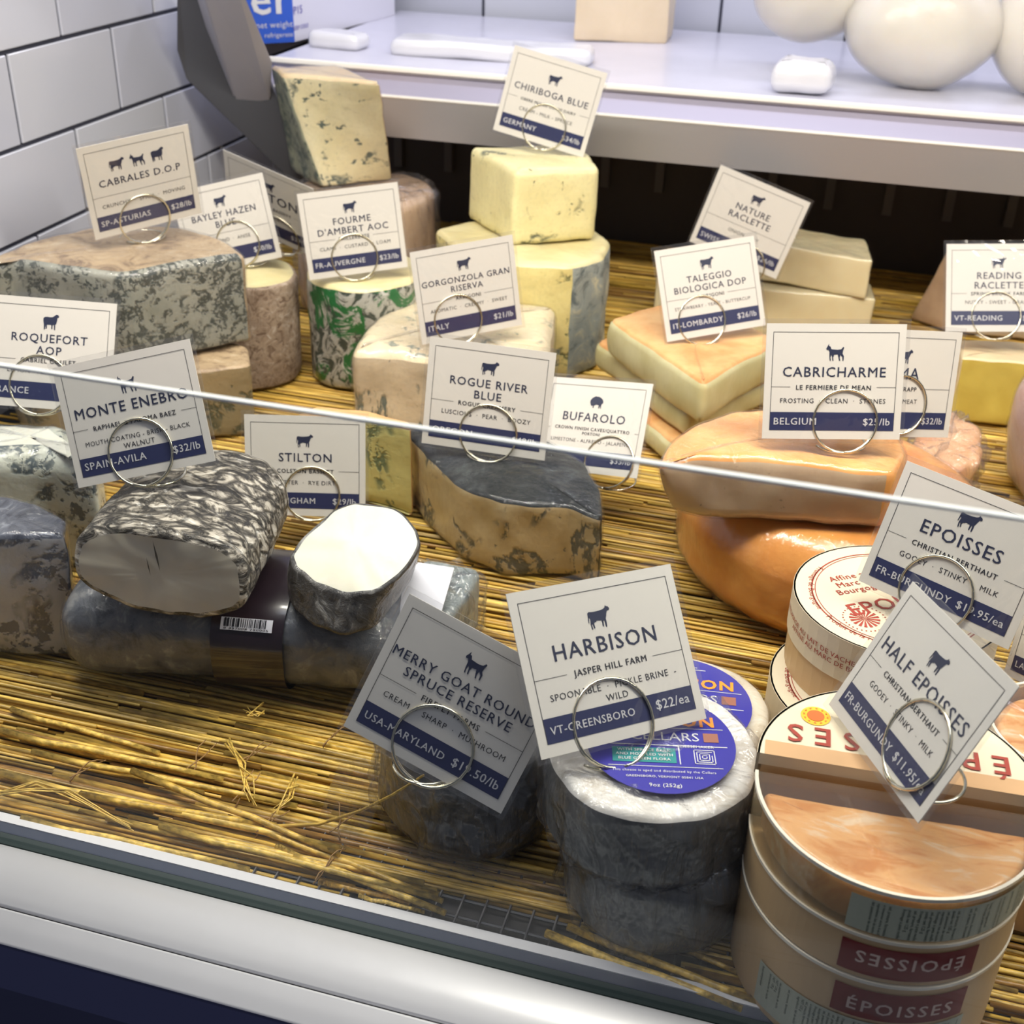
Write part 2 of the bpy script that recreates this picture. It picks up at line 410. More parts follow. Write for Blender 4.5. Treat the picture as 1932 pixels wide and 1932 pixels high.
cp('rail_seam', strip([(.3305, -.0065), (.3295, -.0066)], XL, XR), m_black)
cp('lower_rail', solid_strip([(.3293, -.0056), (.3225, -.0085), (.316, -.0125)], XL, XR, .004), m_alu_white, smooth=True)
cp('front_panel', strip([(.316, -.013), (.306, -.030), (.300, -.050)], XL, XR), m_navy)
cp('panel_trim', strip([(.2995, -.050), (.2990, -.056)], XL, XR), m_black)
cp('kick_panel', strip([(.2985, -.057), (.297, -.85)], XL, XR), m_navy)
# wire grate that shows where the mat stops short of the rail
gr = MB()
for i in range(22): gr.tube([(-.24+i*.0115, .376, -.004), (-.24+i*.0115, .42, -.004)], .0007, 5)
for y in (.378, .3875, .398, .409): gr.tube([(-.25, y, -.0052), (.02, y, -.0052)], .0008, 5)
cp('wire_grate', gr, plain('dull steel wire', (.16, .16, .17), .4, .8))
# low front glass
cp('front_glass', MB().hexa([(XL, .3625, 0), (XR, .3625, 0), (XR, .3642, 0), (XL, .3642, 0)], [(XL, .2913, .2985), (XR, .2913, .2985), (XR, .293, .2987), (XL, .293, .2987)]), m_glass)
cp('glass_edge', MB().hexa([(XL, .2912, .2986), (XR, .2912, .2986), (XR, .2931, .2988), (XL, .2931, .2988)], [(XL, .2913, .2994), (XR, .2913, .2994), (XR, .2929, .2996), (XL, .2929, .2996)]), m_glass_edge)
# dark back panel with louvre bars
cp('back_panel', MB().box((XL, 1.455, -.02), (XR, 1.475, .20)), m_dark)
for i in range(24):
    x = XL+.05+i*.066
    cp('louvre_bar', MB().box((x, 1.447, .062), (x+.010, 1.455, .165)), m_darkbar)
# upper shelf
SH = .2235
cp('shelf', MB().box((-.60, 1.215, SH-.008), (XR, 1.60, SH)), m_white_enamel)
cp('shelf_lip', MB().box((-.60, 1.209, SH-.003), (XR, 1.2155, SH+.002)), m_lip, bevel=.0008)
cp('shelf_recess', MB().hexa([(-.60, 1.214, SH-.012), (XR, 1.214, SH-.012), (XR, 1.2155, SH-.003), (-.60, 1.2155, SH-.003)], [(-.60, 1.204, SH-.024), (XR, 1.204, SH-.024), (XR, 1.2155, SH-.024), (-.60, 1.2155, SH-.024)]), m_lip2)
cp('shelf_bead', MB().box((-.60, 1.199, SH-.0265), (XR, 1.2155, SH-.024)), m_lip, bevel=.0007)
cp('shelf_fascia', MB().hexa([(-.60, 1.200, SH-.026), (XR, 1.200, SH-.026), (XR, 1.2155, SH-.026), (-.60, 1.2155, SH-.026)], [(-.60, 1.203, SH-.066), (XR, 1.203, SH-.066), (XR, 1.2155, SH-.066), (-.60, 1.2155, SH-.066)]), m_fascia)
cp('shelf_joint', MB().box((-.60, 1.2035, SH-.0255), (XR, 1.2155, SH-.0242)), m_black)
# slanted end bracket of the shelf and the dark strut behind it
m_brk = plain('painted grey bracket', (.50, .50, .58), .38, .25, var=.03)
fr = [PY(368, -60, 1.04), PY(440, -60, 1.04), PY(514, 118, 1.13), PY(511, 190, 1.16), PY(446, 197, 1.16)]
cp('bracket', MB().hexa(fr, [p+np.array([-.028, .035, -.002]) for p in fr]), m_brk, bevel=.0015)
st = [PY(334, -40, 1.105), PY(420, -40, 1.11), PY(590, 335, 1.198), PY(552, 345, 1.198), PY(352, 150, 1.14), PY(334, 95, 1.125)]
cp('strut_plate', MB().hexa(st, [p+np.array([-.004, .012, 0]) for p in st]), plain('dark grey strut', (.10, .105, .125), .5), bevel=.001)

# ================================================================ tiled walls
def wall(name, org, ux, uz, nrm, cols, rows, j0, z0, pitch=(.153, .0745)):
    """grout slab with every tile a piece of its own"""
    org, ux, uz, nrm = map(Vector, (org, ux, uz, nrm))
    root = MB(); W = cols*pitch[0]; H = rows*pitch[1]
    a = org-nrm*.012
    root.hexa([a, a+ux*W, a+ux*W+uz*H, a+uz*H], [a+nrm*.0095, a+ux*W+nrm*.0095, a+ux*W+uz*H+nrm*.0095, a+uz*H+nrm*.0095])
    o = root.build(name, m_grout); o['kind'] = 'structure'
    tm = MB(); w2, h2 = pitch[0]-.0036, pitch[1]-.0036
    lo = [Vector((0, 0, 0)), ux*w2, ux*w2+uz*h2, uz*h2]
    tm.hexa([p-nrm*.004 for p in lo], lo); me0 = tm.mesh('tile')
    bm = bmesh.new(); bm.from_mesh(me0); bmesh.ops.recalc_face_normals(bm, faces=bm.faces); bmesh.ops.bevel(bm, geom=bm.edges[:], offset=.0009, segments=1, affect='EDGES'); bm.to_mesh(me0); bm.free()
    mes = []
    for m in m_tile: q = me0.copy(); q.materials.append(m); mes.append(q)
    for r in range(rows):
        for c in range(-1, cols):
            s = (r % 2)*.5+j0; x = (c+s)*pitch[0]
            if x < 0 or x+w2 > W: continue
            t = bpy.data.objects.new('tile', rnd.choice(mes)); COL.objects.link(t); t.parent = o
            t.location = org+ux*x+uz*(r*pitch[1]+.0014)+nrm*rnd.uniform(-.0003, .0003)
    return o
# the left wall runs away from the viewer; joints surveyed at heights .1985, .273 ...
wall('wall_left', (XL, .20, .1985-3*.0745), (0, 1, 0), (0, 0, 1), (1, 0, 0), 10, 10, -.0, 0)
wall('wall_back', (XL-.02, 1.62, .05), (1, 0, 0), (0, 0, 1), (0, -1, 0), 12, 7, .3, 0)
fl = MB().box((-1.6, -1.2, -.87), (1.6, 1.8, -.85)).build('floor', plain('grey floor tile', (.18, .18, .19), .5)); fl['kind'] = 'structure'

# ================================================================ reed mat
mat = thing('reed_mat', 'golden reed mat lining the floor of the cheese case', 'mat', (0, .375, -.006))
def reed_mesh(k, L=1.0, r=.00150):
    mb = MB(); pts = []; rr = random.Random(k)
    for i in range(6): pts.append((-.5+i/5, rr.uniform(-.0006, .0006), rr.uniform(-.0004, .0004)))
    mb.tube(pts, r*rr.uniform(.9, 1.15), 6, r*rr.uniform(.65, 1)); me = mb.mesh('reed'); me.polygons.foreach_set('use_smooth', [True]*len(me.polygons)); return me
reeds = []
for k in range(12): me = reed_mesh(k); me.materials.append(straws[k % 6]); reeds.append(me)
parts_n = 0; fill = [MB() for _ in straws]
def reed(x, y, z, L, yaw, pitch=0, as_part=True, r=1.0, me=None):
    global parts_n
    if as_part and parts_n < 298:
        o = bpy.data.objects.new('reed', me or rnd.choice(reeds)); COL.objects.link(o); o.parent = mat; parts_n += 1
        o.location = (x, y-.375, z+.006); o.rotation_euler = (rnd.uniform(0, 6), 0, 0)
        o.rotation_euler = (0, pitch, yaw); o.scale = (L, r, r)
    else:
        c, s = math.cos(yaw)*L/2, math.sin(yaw)*L/2; j = lambda: rnd.uniform(-.0004, .0004)
        k = rnd.choice([0, 0, 1, 1, 2, 3, 4, 5])
        rr_ = .0015
        fill[k].tube([(x-c, y-s, z), (x-c*.4, y-s*.4+j(), z+j()), (x+c*.4, y+s*.4+j(), z+j()), (x+c, y+s, z)], rr_*r*rnd.uniform(.8, 1.15), 5, .001*r)
y = .3845
while y < 1.452:
    x = XL+rnd.uniform(0, .1)
    while x < .72:
        L = rnd.uniform(.16, .42); x1 = min(x+L, .75); xc = (x+x1)/2
        front = y < .60 and -.47 < xc < .20
        if y < .398 and x1 > -.135 and x < -.03:      # the front edge is torn away in the middle
            if x < -.17: x1 = -.135+rnd.uniform(-.012, .004); xc = (x+x1)/2
            else: x = -.02+rnd.uniform(0, .03); continue
        reed(xc, y+rnd.uniform(-.0006, .0006), rnd.uniform(-.0042, -.0024), x1-x, rnd.gauss(.0, .006)+(.012 if y < .5 else -.004), 0, front, rnd.uniform(.75, 1.25))
        x = x1+rnd.uniform(.0, .012)
    y += rnd.uniform(.0024, .0036)
y = .386
while y < 1.45:      # an under layer that closes the gaps
    x = XL+rnd.uniform(0, .2)
    while x < .72:
        L = rnd.uniform(.25, .5)
        if not (y < .400 and x+L > -.15 and x < -.03): reed(x+L/2, y, -.0062, L, rnd.gauss(0, .004), 0, False, 1.1)
        x += L
    y += .0038
# looser reeds lying over the rest near the rail
for (a, b, zz, r) in [((0, 1462), (640, 1600), .001, 1.5), ((250, 1452), (640, 1612), .004, 1.4), ((150, 1500), (520, 1560), .002, 1.3), ((0, 1380), (420, 1470), .001, 1.3), ((60, 1420), (560, 1520), .002, 1.2),
                      ((430, 1540), (835, 1700), .001, 1.3), ((300, 1560), (810, 1690), .002, 1.2), ((200, 1545), (800, 1665), .0, 1.2), ((520, 1600), (840, 1722), .0, 1.3), ((40, 1545), (470, 1640), .0, 1.2),
                      ((1030, 1760), (1400, 1905), .0, 1.4), ((1070, 1750), (1450, 1900), .001, 1.3), ((1060, 1800), (1330, 1905), -.002, 1.1), ((1110, 1720), (1430, 1850), .0, 1.1), ((20, 1340), (300, 1420), .001, 1.1)]:
    p, q = P(*a, zz), P(*b, zz); d = q-p
    reed(*((p+q)/2), np.linalg.norm(d), math.atan2(d[1], d[0]), 0, parts_n < 297, r, rnd.choice([reeds[0], reeds[2], reeds[4], reeds[8]]))
for i, f in enumerate(fill):
    if f.v:
        o = f.build('reed_filler', straws[i], None, True); o.parent = mat; o.matrix_parent_inverse = Matrix.Translation((0, -.375, .006)); o['kind'] = 'stuff'
# binding threads and frayed ends
for (px, py) in [(455, 1500), (470, 1430), (610, 1645), (500, 1560), (150, 1460), (370, 1440), (640, 1560), (625, 1395)]:
    p = P(px, py, .001); th = MB()
    for k in range(2):
        a = rnd.uniform(.6, 2.2)
        th.tube([p+np.array([math.cos(a)*t*.011+rnd.uniform(-.001, .001), math.sin(a)*t*.018, .001+.004*math.sin(t*3)*k]) for t in np.linspace(-.4, 1, 6)], .00045, 5, .0003)
    o = th.build('binding_thread', m_thread, None, True); o.parent = mat; o.matrix_parent_inverse = Matrix.Translation((0, -.375, .006))
for pts in [[(430, 1400), (455, 1440), (465, 1480), (478, 1515)], [(500, 1340), (480, 1350), (465, 1345)], [(560, 1470), (545, 1500), (515, 1530)], [(0, 1500), (70, 1480), (130, 1500), (250, 1560)]]:
    th = MB()
    for k in range(5):
        z = .003+k*.0006
        th.tube([P(a+rnd.uniform(-7, 7)*(i == 0 or k/2), b+rnd.uniform(-6, 6)*(1+k*.4), z+.002*math.sin(i)) for i, (a, b) in enumerate(pts)], .0006, 5, .0003)
    o = th.build('frayed_straw', straws[2], None, True); o.parent = mat; o.matrix_parent_inverse = Matrix.Translation((0, -.375, .006))
o = MB().tube([P(*q) for q in [(500, 1560, .002), (600, 1555, .006), (680, 1530, .02), (740, 1500, .05), (800, 1462, .062)]], .0011, 6, .0006).build('stray_straw', straws[4], None, True)
tag(o, 'single long dry straw bent up over the small dark wrapped cheese', 'straw')

# ================================================================ cheese materials
p_cab = paste('grey blue paste', (.36, .36, .30), (.25, .26, .22), (.035, .045, .04), .75, 62, 1.3, coat=.35, vein2=(.19, .21, .18))
p_cab2 = paste('dim brown paste', (.30, .23, .13), (.24, .19, .11), (.06, .07, .05), .5, 30, .6, coat=.3)
r_tan = crust('tan rind', [(.22, .15, .09), (.46, .34, .20), (.58, .47, .32)], 40, .6, .4)
r_speck = crust('speckled brown rind', [(.14, .09, .06), (.34, .26, .19), (.50, .43, .36)], 130, .8, .25)
p_butter = smooth_cheese('buttery paste', (.72, .64, .36), (.64, .55, .28), coat=.3)
p_stilton = paste('pale stilton paste', (.80, .73, .48), (.74, .65, .38), (.05, .085, .08), .12, 30, .75, coat=.35, stretch=(1, 1, 1.2))
p_stilton_side = paste('grey green veined side', (.40, .42, .28), (.28, .31, .22), (.06, .10, .08), .9, 34, 1.1, coat=.4)
r_orange = smooth_cheese('orange tan rind', (.66, .40, .16), (.58, .34, .13), .5, .35)
r_cream = smooth_cheese('cream rind', (.76, .62, .38), (.70, .52, .30), .5, .3)
r_pink = smooth_cheese('pinkish tan rind', (.58, .40, .25), (.48, .32, .20), .5, .5)
p_chir = paste('yellow chiriboga paste', (.80, .73, .40), (.74, .66, .34), (.06, .08, .06), .0, 30, .42, coat=.25)
p_chir2 = paste('yellow lower paste', (.72, .63, .28), (.64, .54, .22), (.09, .11, .05), .25, 34, .5, coat=.3)
r_bluegrey = crust('blue grey bloomy rind', [(.10, .13, .14), (.32, .36, .34), (.60, .56, .38)], 46, .7, .35)
p_gorg = paste('ivory gorgonzola paste', (.66, .54, .36), (.58, .47, .32), (.08, .12, .11), .42, 26, .5, coat=.4, stretch=(1.6, 1.6, .6))
p_gorg_top = paste('cream gorgonzola top', (.80, .70, .48), (.74, .60, .38), (.20, .24, .20), .15, 40, .45, coat=.3)
p_rogue = paste('brown blue paste', (.56, .43, .22), (.47, .36, .19), (.035, .055, .065), .62, 26, .6, coat=.4, stretch=(1.2, 1.2, .8), vein2=(.26, .25, .18))
r_leaf = crust('dark leaf wrapping', [(.006, .008, .009), (.014, .016, .017), (.05, .058, .06)], 48, .6, .35, 1.6, spec=.15)
p_yel = paste('yellow green paste', (.66, .62, .26), (.56, .50, .20), (.10, .15, .09), .5, 24, .5, coat=.3)
p_roq = paste('white blue paste', (.62, .64, .55), (.54, .54, .42), (.045, .07, .085), .6, 30, 1.2, coat=.6, vein2=(.26, .30, .30))
p_roq_top = smooth_cheese('white salty top', (.80, .79, .68), (.72, .72, .60), .4, .6)
p_roq2 = paste('grey white blue paste', (.44, .44, .45), (.34, .34, .34), (.03, .045, .08), .6, 28, 1.2, coat=.6, vein2=(.17, .19, .24))
r_foil_dark = crust('dark foil', [(.03, .035, .055), (.10, .11, .14), (.30, .32, .36)], 55, .3, .8, 1.4)
p_monte = smooth_cheese('dense white paste', (.62, .55, .42), (.52, .47, .37), .35, .35, sss=.1, bs=.12)
p_white = smooth_cheese('bright white paste', (.74, .72, .60), (.70, .67, .55), .45, .1, sss=.25, bs=.08)
p_bark = smooth_cheese('pale orange cut paste', (.60, .52, .32), (.54, .46, .27), .4, .4, (.30, .25, .16))
p_caprine = smooth_cheese('pale cut paste', (.54, .41, .27), (.46, .33, .21), .38, .5, (.2, .15, .1))
r_washed = smooth_cheese('washed orange rind', (.72, .32, .07), (.60, .22, .035), .3, .6, bs=.5, cr=.08)
r_washed_pale = smooth_cheese('pale washed rind', (.76, .40, .14), (.66, .29, .07), .35, .5, bs=.4)
r_salmon = smooth_cheese('salmon rind', (.76, .46, .24), (.66, .30, .12), .4, .5, bs=.6)
p_tal = smooth_cheese('greenish ivory paste', (.60, .57, .34), (.50, .46, .24), .4, .35, bs=.15)
r_tal = smooth_cheese('peach rind', (.74, .46, .20), (.62, .29, .10), .55, .25, bs=.8)
p_rac = smooth_cheese('pale block paste', (.80, .70, .44), (.76, .64, .38), .4, .5, bs=.1)
p_gold = smooth_cheese('golden paste', (.62, .48, .10), (.52, .38, .07), .35, .4, bs=.1)
p_mauve = smooth_cheese('mauve wrapped paste', (.58, .48, .48), (.54, .38, .36), .35, .5)
r_grey = crust('grey bloom under plastic', [(.055, .06, .075), (.13, .14, .155), (.30, .30, .29)], 62, .6, .35, .6, .4)
r_grey_dark = crust('dark grey bark', [(.035, .035, .035), (.10, .10, .10), (.22, .21, .20)], 30, .5, .8, .6)
r_bloomy = crust('white bloomy top', [(.62, .57, .48), (.84, .82, .76), (.90, .89, .84)], 30, .75, .1, .5)
p_wheelside = crust('spruce band', [(.06, .06, .055), (.13, .13, .12), (.24, .23, .21)], 16, .4, .8, .4, .8, (1, 1, .6))
def ash():
    m, nt, out = new_mat('ash rind'); n = N(nt)
    q = n.co2((.45, 1, 1), (.2, 0, -.75)); h = n.noise(95, 6, .70, 1.5, q); g = n.vor(105, 'DISTANCE_TO_EDGE', n.co2((.55, 1, .7), (.3, .2, .5)), rand=.6); h2 = n.noise(24, 3)
    lines = n.ramp(g, .0, .14, .1, 1); w_ = n.math('MULTIPLY', lines, n.ramp(h, .40, .54))
    w_ = n.math('MULTIPLY', w_, n.ramp(h2, .30, .50, .55, 1))
    c = n.mix(w_, (.016, .013, .010), (.50, .45, .37)); c = n.mix(n.ramp(h, .55, .72), c, (.80, .77, .70))
    done(nt, out, n.bsdf(c, .6, n.bump(n.math('ADD', w_, h), .9, .0022), coat=.35, cr=.12, cn=film_normal(n))); return m
r_ash = ash()
r_ash_dark = crust('dark ash rind', [(.02, .02, .022), (.085, .08, .075), (.34, .33, .31)], 75, .55, .6, 1.3)
def foil_green():
    m, nt, out = new_mat('printed foil'); n = N(nt)
    a = n.noise(26, 5, .65, 1.0); b = n.noise(60, 5, .7, 1.4, n.co2((1, 1, .8)))
    c = n.mix(n.ramp(b, .42, .52), (.05, .065, .055), (.42, .42, .38)); c = n.mix(n.ramp(a, .52, .57), c, (.012, .14, .04)); c = n.mix(n.ramp(b, .60, .68), c, (.62, .62, .58))
    done(nt, out, n.bsdf(c, .35, n.bump(b, .8, .0016), metal=.15, coat=.6, cr=.1, cn=film_normal(n))); return m
m_foil = foil_green()

# ================================================================ rear left group
cheese('blue_cheese_wedge', 'brown speckled lower blue cheese wedge under the big grey mottled half wheel', 'cheese',
       Ps([(60, 745), (330, 705), (474, 690), (466, 648), (300, 610), (0, 650)], .060), [('rind', r_tan, {3, 'rims', 'top'}), ('paste', p_cab2, {'rest'})], seed=1, rt=.003, amp=.0009)
cheese('blue_cheese_half_round', 'big grey green mottled blue cheese half wheel beside the tiled wall, tan rind on top', 'cheese',
       Ps([(-70, 505), (20, 492), (240, 518), (462, 476), (425, 448), (330, 425), (190, 425), (60, 450)], .138),
       [('rind', r_tan, {'top', 3, 4, 5, 6, 7}), ('side_face', r_tan if 0 else p_cab, {0, 1}), ('paste', p_cab, {'rest'})], down=(0, 0, -.0765), seed=2, rt=.006, amp=.0014, rcs=[.2, .1, .14, .14, .3, .3, .3, .3], wrap=(m_wrap, .0012))
c = P(466, 512, .096)
cheese('blue_cheese_drum', 'speckled brown blue cheese drum with yellow top behind the mottled half wheel', 'cheese', circle(c, .0425, 20), [('paste', p_butter, {'top'}), ('rind', r_speck, {'rest'})], rc=.3, sub=2, rt=.003, seed=3, amp=.0012)
c = P(690, 505, .098)
cheese('blue_cheese_drum', 'blue cheese drum in green and grey printed foil with cream top', 'cheese', circle(c, .0525, 20), [('paste', p_butter, {'top', 'rims'}), ('foil', m_foil, {'rest'})], rc=.3, sub=2, rt=.006, seed=4, amp=.0014, bulge=.001)
cheese('cheese_wheel_piece', 'pinkish tan wrapped cheese round under the tall marbled wedge', 'cheese', circle(P(672, 350, .118)+np.array([.012, -.004, 0]), .072, 20), [('rind', r_pink, {'rest'})], rc=.3, sub=2, rt=.008, seed=5, amp=.0016, wrap=(m_wrap_heavy, .003))
cheese('stilton_wedge', 'tall pale blue veined cheese wedge standing on end with orange rind edge', 'cheese',
       [P(514, 124, .228), P(530, 140, .228), P(722, 157, .228), P(640, 122, .228)], [('side_face', p_stilton_side, {0}), ('rind', r_orange, {2}), ('top_rind', r_cream, {'top', 'rims'}), ('paste', p_stilton, {'rest'})],
       bot=[P(545, 318, .119), P(606, 357, .119), P(745, 340, .119), P(690, 300, .119)], rt=.004, rc=.08, seed=6, amp=.0011, levels=16, wrap=(m_wrap, .001))
# ================================================================ rear middle group
cheese('blue_cheese_half_drum', 'yellow blue cheese half drum with bluish rind, under the squarish pale block', 'cheese',
       Ps([(818, 432), (862, 470), (985, 498), (1085, 500), (1140, 482), (1156, 455), (1120, 430), (1000, 412), (880, 412)], .108),
       [('top', p_butter, {'top', 'rims'}), ('rind', r_bluegrey, {3, 4, 5, 6, 7}), ('paste', p_chir2, {'rest'})], seed=7, rt=.006, amp=.0014)
cheese('blue_cheese_block', 'squarish pale yellow blue cheese block with few dark spots, top of its stack', 'cheese',
       Ps([(884, 275), (970, 325), (1134, 313), (1092, 268)], .1765), [('paste', p_chir, {'rest'})], down=(0, 0, -.068), seed=8, rt=.007, rb=.005, rcs=[.08, .07, .1, .1], amp=.0012)
cheese('gorgonzola_wedge', 'ivory gorgonzola wedge with rounded orange corner in plastic', 'cheese',
       Ps([(652, 656), (730, 662), (1032, 694), (1047, 572), (920, 556), (800, 556), (715, 584)], .075), [('rind', r_cream, {5, 6, 'rim5', 'rim6'}), ('top', p_gorg_top, {'top', 'rims'}), ('paste', p_gorg, {'rest'})],
       seed=9, rt=.012, rcs=[.3, .1, .06, .06, .2, .2, .3], amp=.0013, wrap=(m_wrap, .0015))
# ================================================================ centre
cheese('leaf_wrapped_wedge', 'brown blue cheese wedge with dark leaf wrapped rind on the bare reeds', 'cheese',
       Ps([(768, 808), (800, 858), (861, 915), (948, 950), (1071, 952), (1136, 975), (1134, 914), (1107, 871), (1040, 830), (900, 790)], .056),
       [('leaf_rind', r_leaf, {'top', 'rims', 5, 6, 7, 8, 9}), ('paste', p_rogue, {'rest'})], seed=10, rt=.004, rc=.14, amp=.0015, levels=12, dome=.004, wrap=(m_wrap, .0012))
cheese('stilton_slice', 'greenish yellow blue cheese slice with thin orange rind behind a beige card', 'cheese',
       Ps([(560, 781), (690, 790), (775, 814), (772, 800), (690, 775), (600, 765)], .069), [('rind', r_orange, {'top', 'rims', 2, 3, 4}), ('paste', p_yel, {'rest'})], seed=11, rt=.0015, rc=.1, amp=.0008)
# ================================================================ left
cheese('roquefort_piece', 'white blue mottled cheese piece with bright top behind the darker foil topped one', 'cheese',
       Ps([(-110, 860), (60, 855), (168, 868), (182, 838), (120, 795), (60, 785), (-110, 782)], .086), [('salty_top', p_roq_top, {'top'}), ('paste', p_roq, {'rest'})], seed=12, rt=.014, rc=.15, amp=.0015, wrap=(m_wrap, .0012))
cheese('roquefort_piece', 'grey white mottled blue cheese piece with dark foil top at the frame edge', 'cheese',
       Ps([(-110, 1012), (60, 1012), (118, 1008), (117, 975), (70, 945), (10, 930), (-110, 925)], .085), [('foil_top', r_foil_dark, {'top', 'rims', 2, 3, 4, 5}), ('paste', p_roq2, {'rest'})], seed=13, rt=.005, rc=.15, amp=.0016, wrap=(m_wrap, .0012))
# ash coated log lying on a wrapped log
def oval(c, ux, uy, a, b, n=18, e=.72):
    r = []
    for i in range(n):
        t = 2*math.pi*i/n; x, y = math.cos(t), math.sin(t)
        r.append(np.array(c)+np.array(ux)*a*math.copysign(abs(x)**e, x)+np.array(uy)*b*math.copysign(abs(y)**e, y))
    return r
pl, pr, pb_ = P(140, 1062, .088), P(468, 1108, .088), P(558, 932, .088)
ux = (pr-pl); wl = np.linalg.norm(ux); ux /= wl; ax_ = (pb_-pr); La = np.linalg.norm(ax_)
cf = (pl+pr)/2; cf[2] = .0895
cheese('ash_coated_log', 'crinkled black and white ash coated goat cheese log, cut end facing out', 'cheese', oval(cf, ux, (0, .10, .99), wl/2, .0265, 20, .8), [('cut_face', p_monte, {'top'}), ('ash_rind', r_ash, {'rest'})],
       down=tuple(ax_*1.05), rc=.3, sub=2, rt=.0042, rb=.02, levels=26, seed=14, amp=.0012, freq=80, bulge=.001)
ql, qr = P(178, 1300, .0), P(705, 1345, .0); d = qr-ql; Ld = np.linalg.norm(d); d /= Ld; nn = np.array([-d[1], d[0], 0])
lc = ql+nn*.044+np.array([0, 0, .0305])-d*.018
root = cheese('wrapped_goat_log', 'long grey goat cheese log in plastic lying under the ash coated logs', 'cheese', oval(lc, nn, (0, 0, 1), .044, .0295, 20, .75), [('rind', r_grey, {'rest'})],
       down=tuple(d*(Ld+.03)), rc=.3, sub=2, rt=.016, rb=.016, levels=24, seed=15, amp=.0012, wrap=(m_wrap, .0014))
# paper band round the log with a barcode sticker
m_paper = plain('dark printed band', (.022, .012, .018), .3, coat=.6, var=.3); m_sticker = plain('white sticker', (.70, .70, .76), .5)
inv = Matrix.Translation(-root.location)
def child(root, mb, name, m, smooth=False, label=None):
    o = mb.build(name, m, None, smooth); o.parent = root; o.matrix_parent_inverse = (Matrix.Translation(root.location) @ root.rotation_euler.to_matrix().to_4x4()).inverted()
    if label: o['label'] = label
    return o
b0 = PY(408, 1250, ql[1])[0]; s0 = (P(405, 1330, 0)-lc)@d; s1 = (P(540, 1338, 0)-lc)@d
band = MB(); o1 = oval(lc+d*s0, nn, (0, 0, 1), .0465, .0322, 40, .75); o2 = oval(lc+d*s1, nn, (0, 0, 1), .0465, .0322, 40, .75)
band.add(o1+o2, [(i, (i+1) % 40, 40+(i+1) % 40, 40+i) for i in range(40)])
child(root, band, 'label_band', m_paper, True, 'dark brown paper band')
def on_log(x, y, z=0):           # x along the log from the band edge, y up round the front
    a = math.pi+(-y)*14; n_ = 40; cx, cy = math.cos(a), math.sin(a)
    e = .75; return lc+d*(s0+x)+nn*(.0478+z)*math.copysign(abs(cx)**e, cx)+np.array([0, 0, 1])*(.0335+z)*math.copysign(abs(cy)**e, cy)
bw = s1-s0
mb = MB(); 
for i in range(8): quad(mb, .006, .036+i*.002, bw-.006, .036+(i+1)*.002, 0, on_log)
child(root, mb, 'barcode_sticker', m_sticker, True, 'white barcode sticker')
mb = MB(); x = .008
while x < bw-.009:
    w_ = rnd.choice([.0004, .0004, .0008, .0012])
    for i in range(6): quad(mb, x, .0405+i*.0018, x+w_, .0405+(i+1)*.0018, .0003, on_log)
    x += w_+rnd.choice([.0004, .0008])
child(root, mb, 'barcode', m_ink2)
mb = MB(); put_text(mb, '8 437008 790005', bw/2, .0372, width=bw-.016, z=.0003, fn=on_log, gap=1.1); child(root, mb, 'barcode_digits', m_ink2)
mb = MB(); fo = np.array([-.10, -.99, 0])
for (a, b, t_) in [((288, 1020), (302, 1078), .0007), ((276, 1052), (284, 1086), .0004)]:
    qa, qb = PP(*a, cf-np.array([0, .0008, 0]), np.array(ax_/La)), PP(*b, cf-np.array([0, .0008, 0]), np.array(ax_/La)); s_ = ux*t_
    mb.add([qa, (qa+qb)/2-s_, qb, (qa+qb)/2+s_], [(0, 1, 2, 3)])
child(bpy.data.objects['ash_coated_log'], mb, 'crack', plain('crack shade', (.10, .095, .08), .8))
# short log standing with its bright cut face turned up
nq = np.array([-.10, -.42, .90]); nq /= np.linalg.norm(nq); q0 = P(670, 1125, .086)
face = [PP(x, y, q0, nq) for x, y in [(546, 1048), (556, 1075), (600, 1108), (655, 1126), (715, 1116), (765, 1078), (793, 1030), (786, 1000), (755, 966), (715, 948), (665, 945), (632, 958), (600, 985), (568, 1015)]]
low = [P(x, y, z) for x, y, z in [(540, 1120, .062), (548, 1155, .061), (590, 1190, .061), (655, 1212, .061), (705, 1195, .061), (745, 1140, .061), (782, 1085, .061), (790, 1065, .061), (765, 1040, .061), (725, 1030, .061), (675, 1035, .061), (640, 1050, .061), (600, 1080, .061), (560, 1105, .061)]]
cheese('ash_coated_log', 'short ash coated goat log standing tilted with bright white cut face up', 'cheese', face, [('cut_face', p_white, {'top', }), ('ash_rind', r_ash_dark, {'rest'})], bot=low, rc=.3, sub=2, rt=.002, rb=.006, levels=16, seed=16, amp=.0011, freq=90, dome=.002)
# small wrapped piece with a white printed label
root = cheese('wrapped_cheese_piece', 'small cheese in crinkled film with white printed sticker behind the goat emblem card', 'cheese',
       Ps([(735, 1180), (800, 1215), (878, 1120), (902, 1068), (800, 1052), (768, 1075)], .045), [('rind', r_bluegrey, {'rest'})], rc=.2, rt=.005, seed=17, amp=.0016, wrap=(m_wrap_heavy, .003))
q0 = P(790, 1130, .0525); nq = np.array([-.15, -.25, .95]); nq /= np.linalg.norm(nq)
lab = [PP(x, y, q0, nq) for x, y in [(733, 1190), (815, 1218), (857, 1072), (790, 1062), (775, 1075)]]
mb = MB(); mb.hexa(lab, [p+nq*.0004 for p in lab]); child(root, mb, 'printed_sticker', m_sticker, False, 'white printed sticker')
e1 = lab[3]-lab[0]; Le = np.linalg.norm(e1); e1 /= Le; e2 = np.cross(nq, e1)*-1
mb = MB()
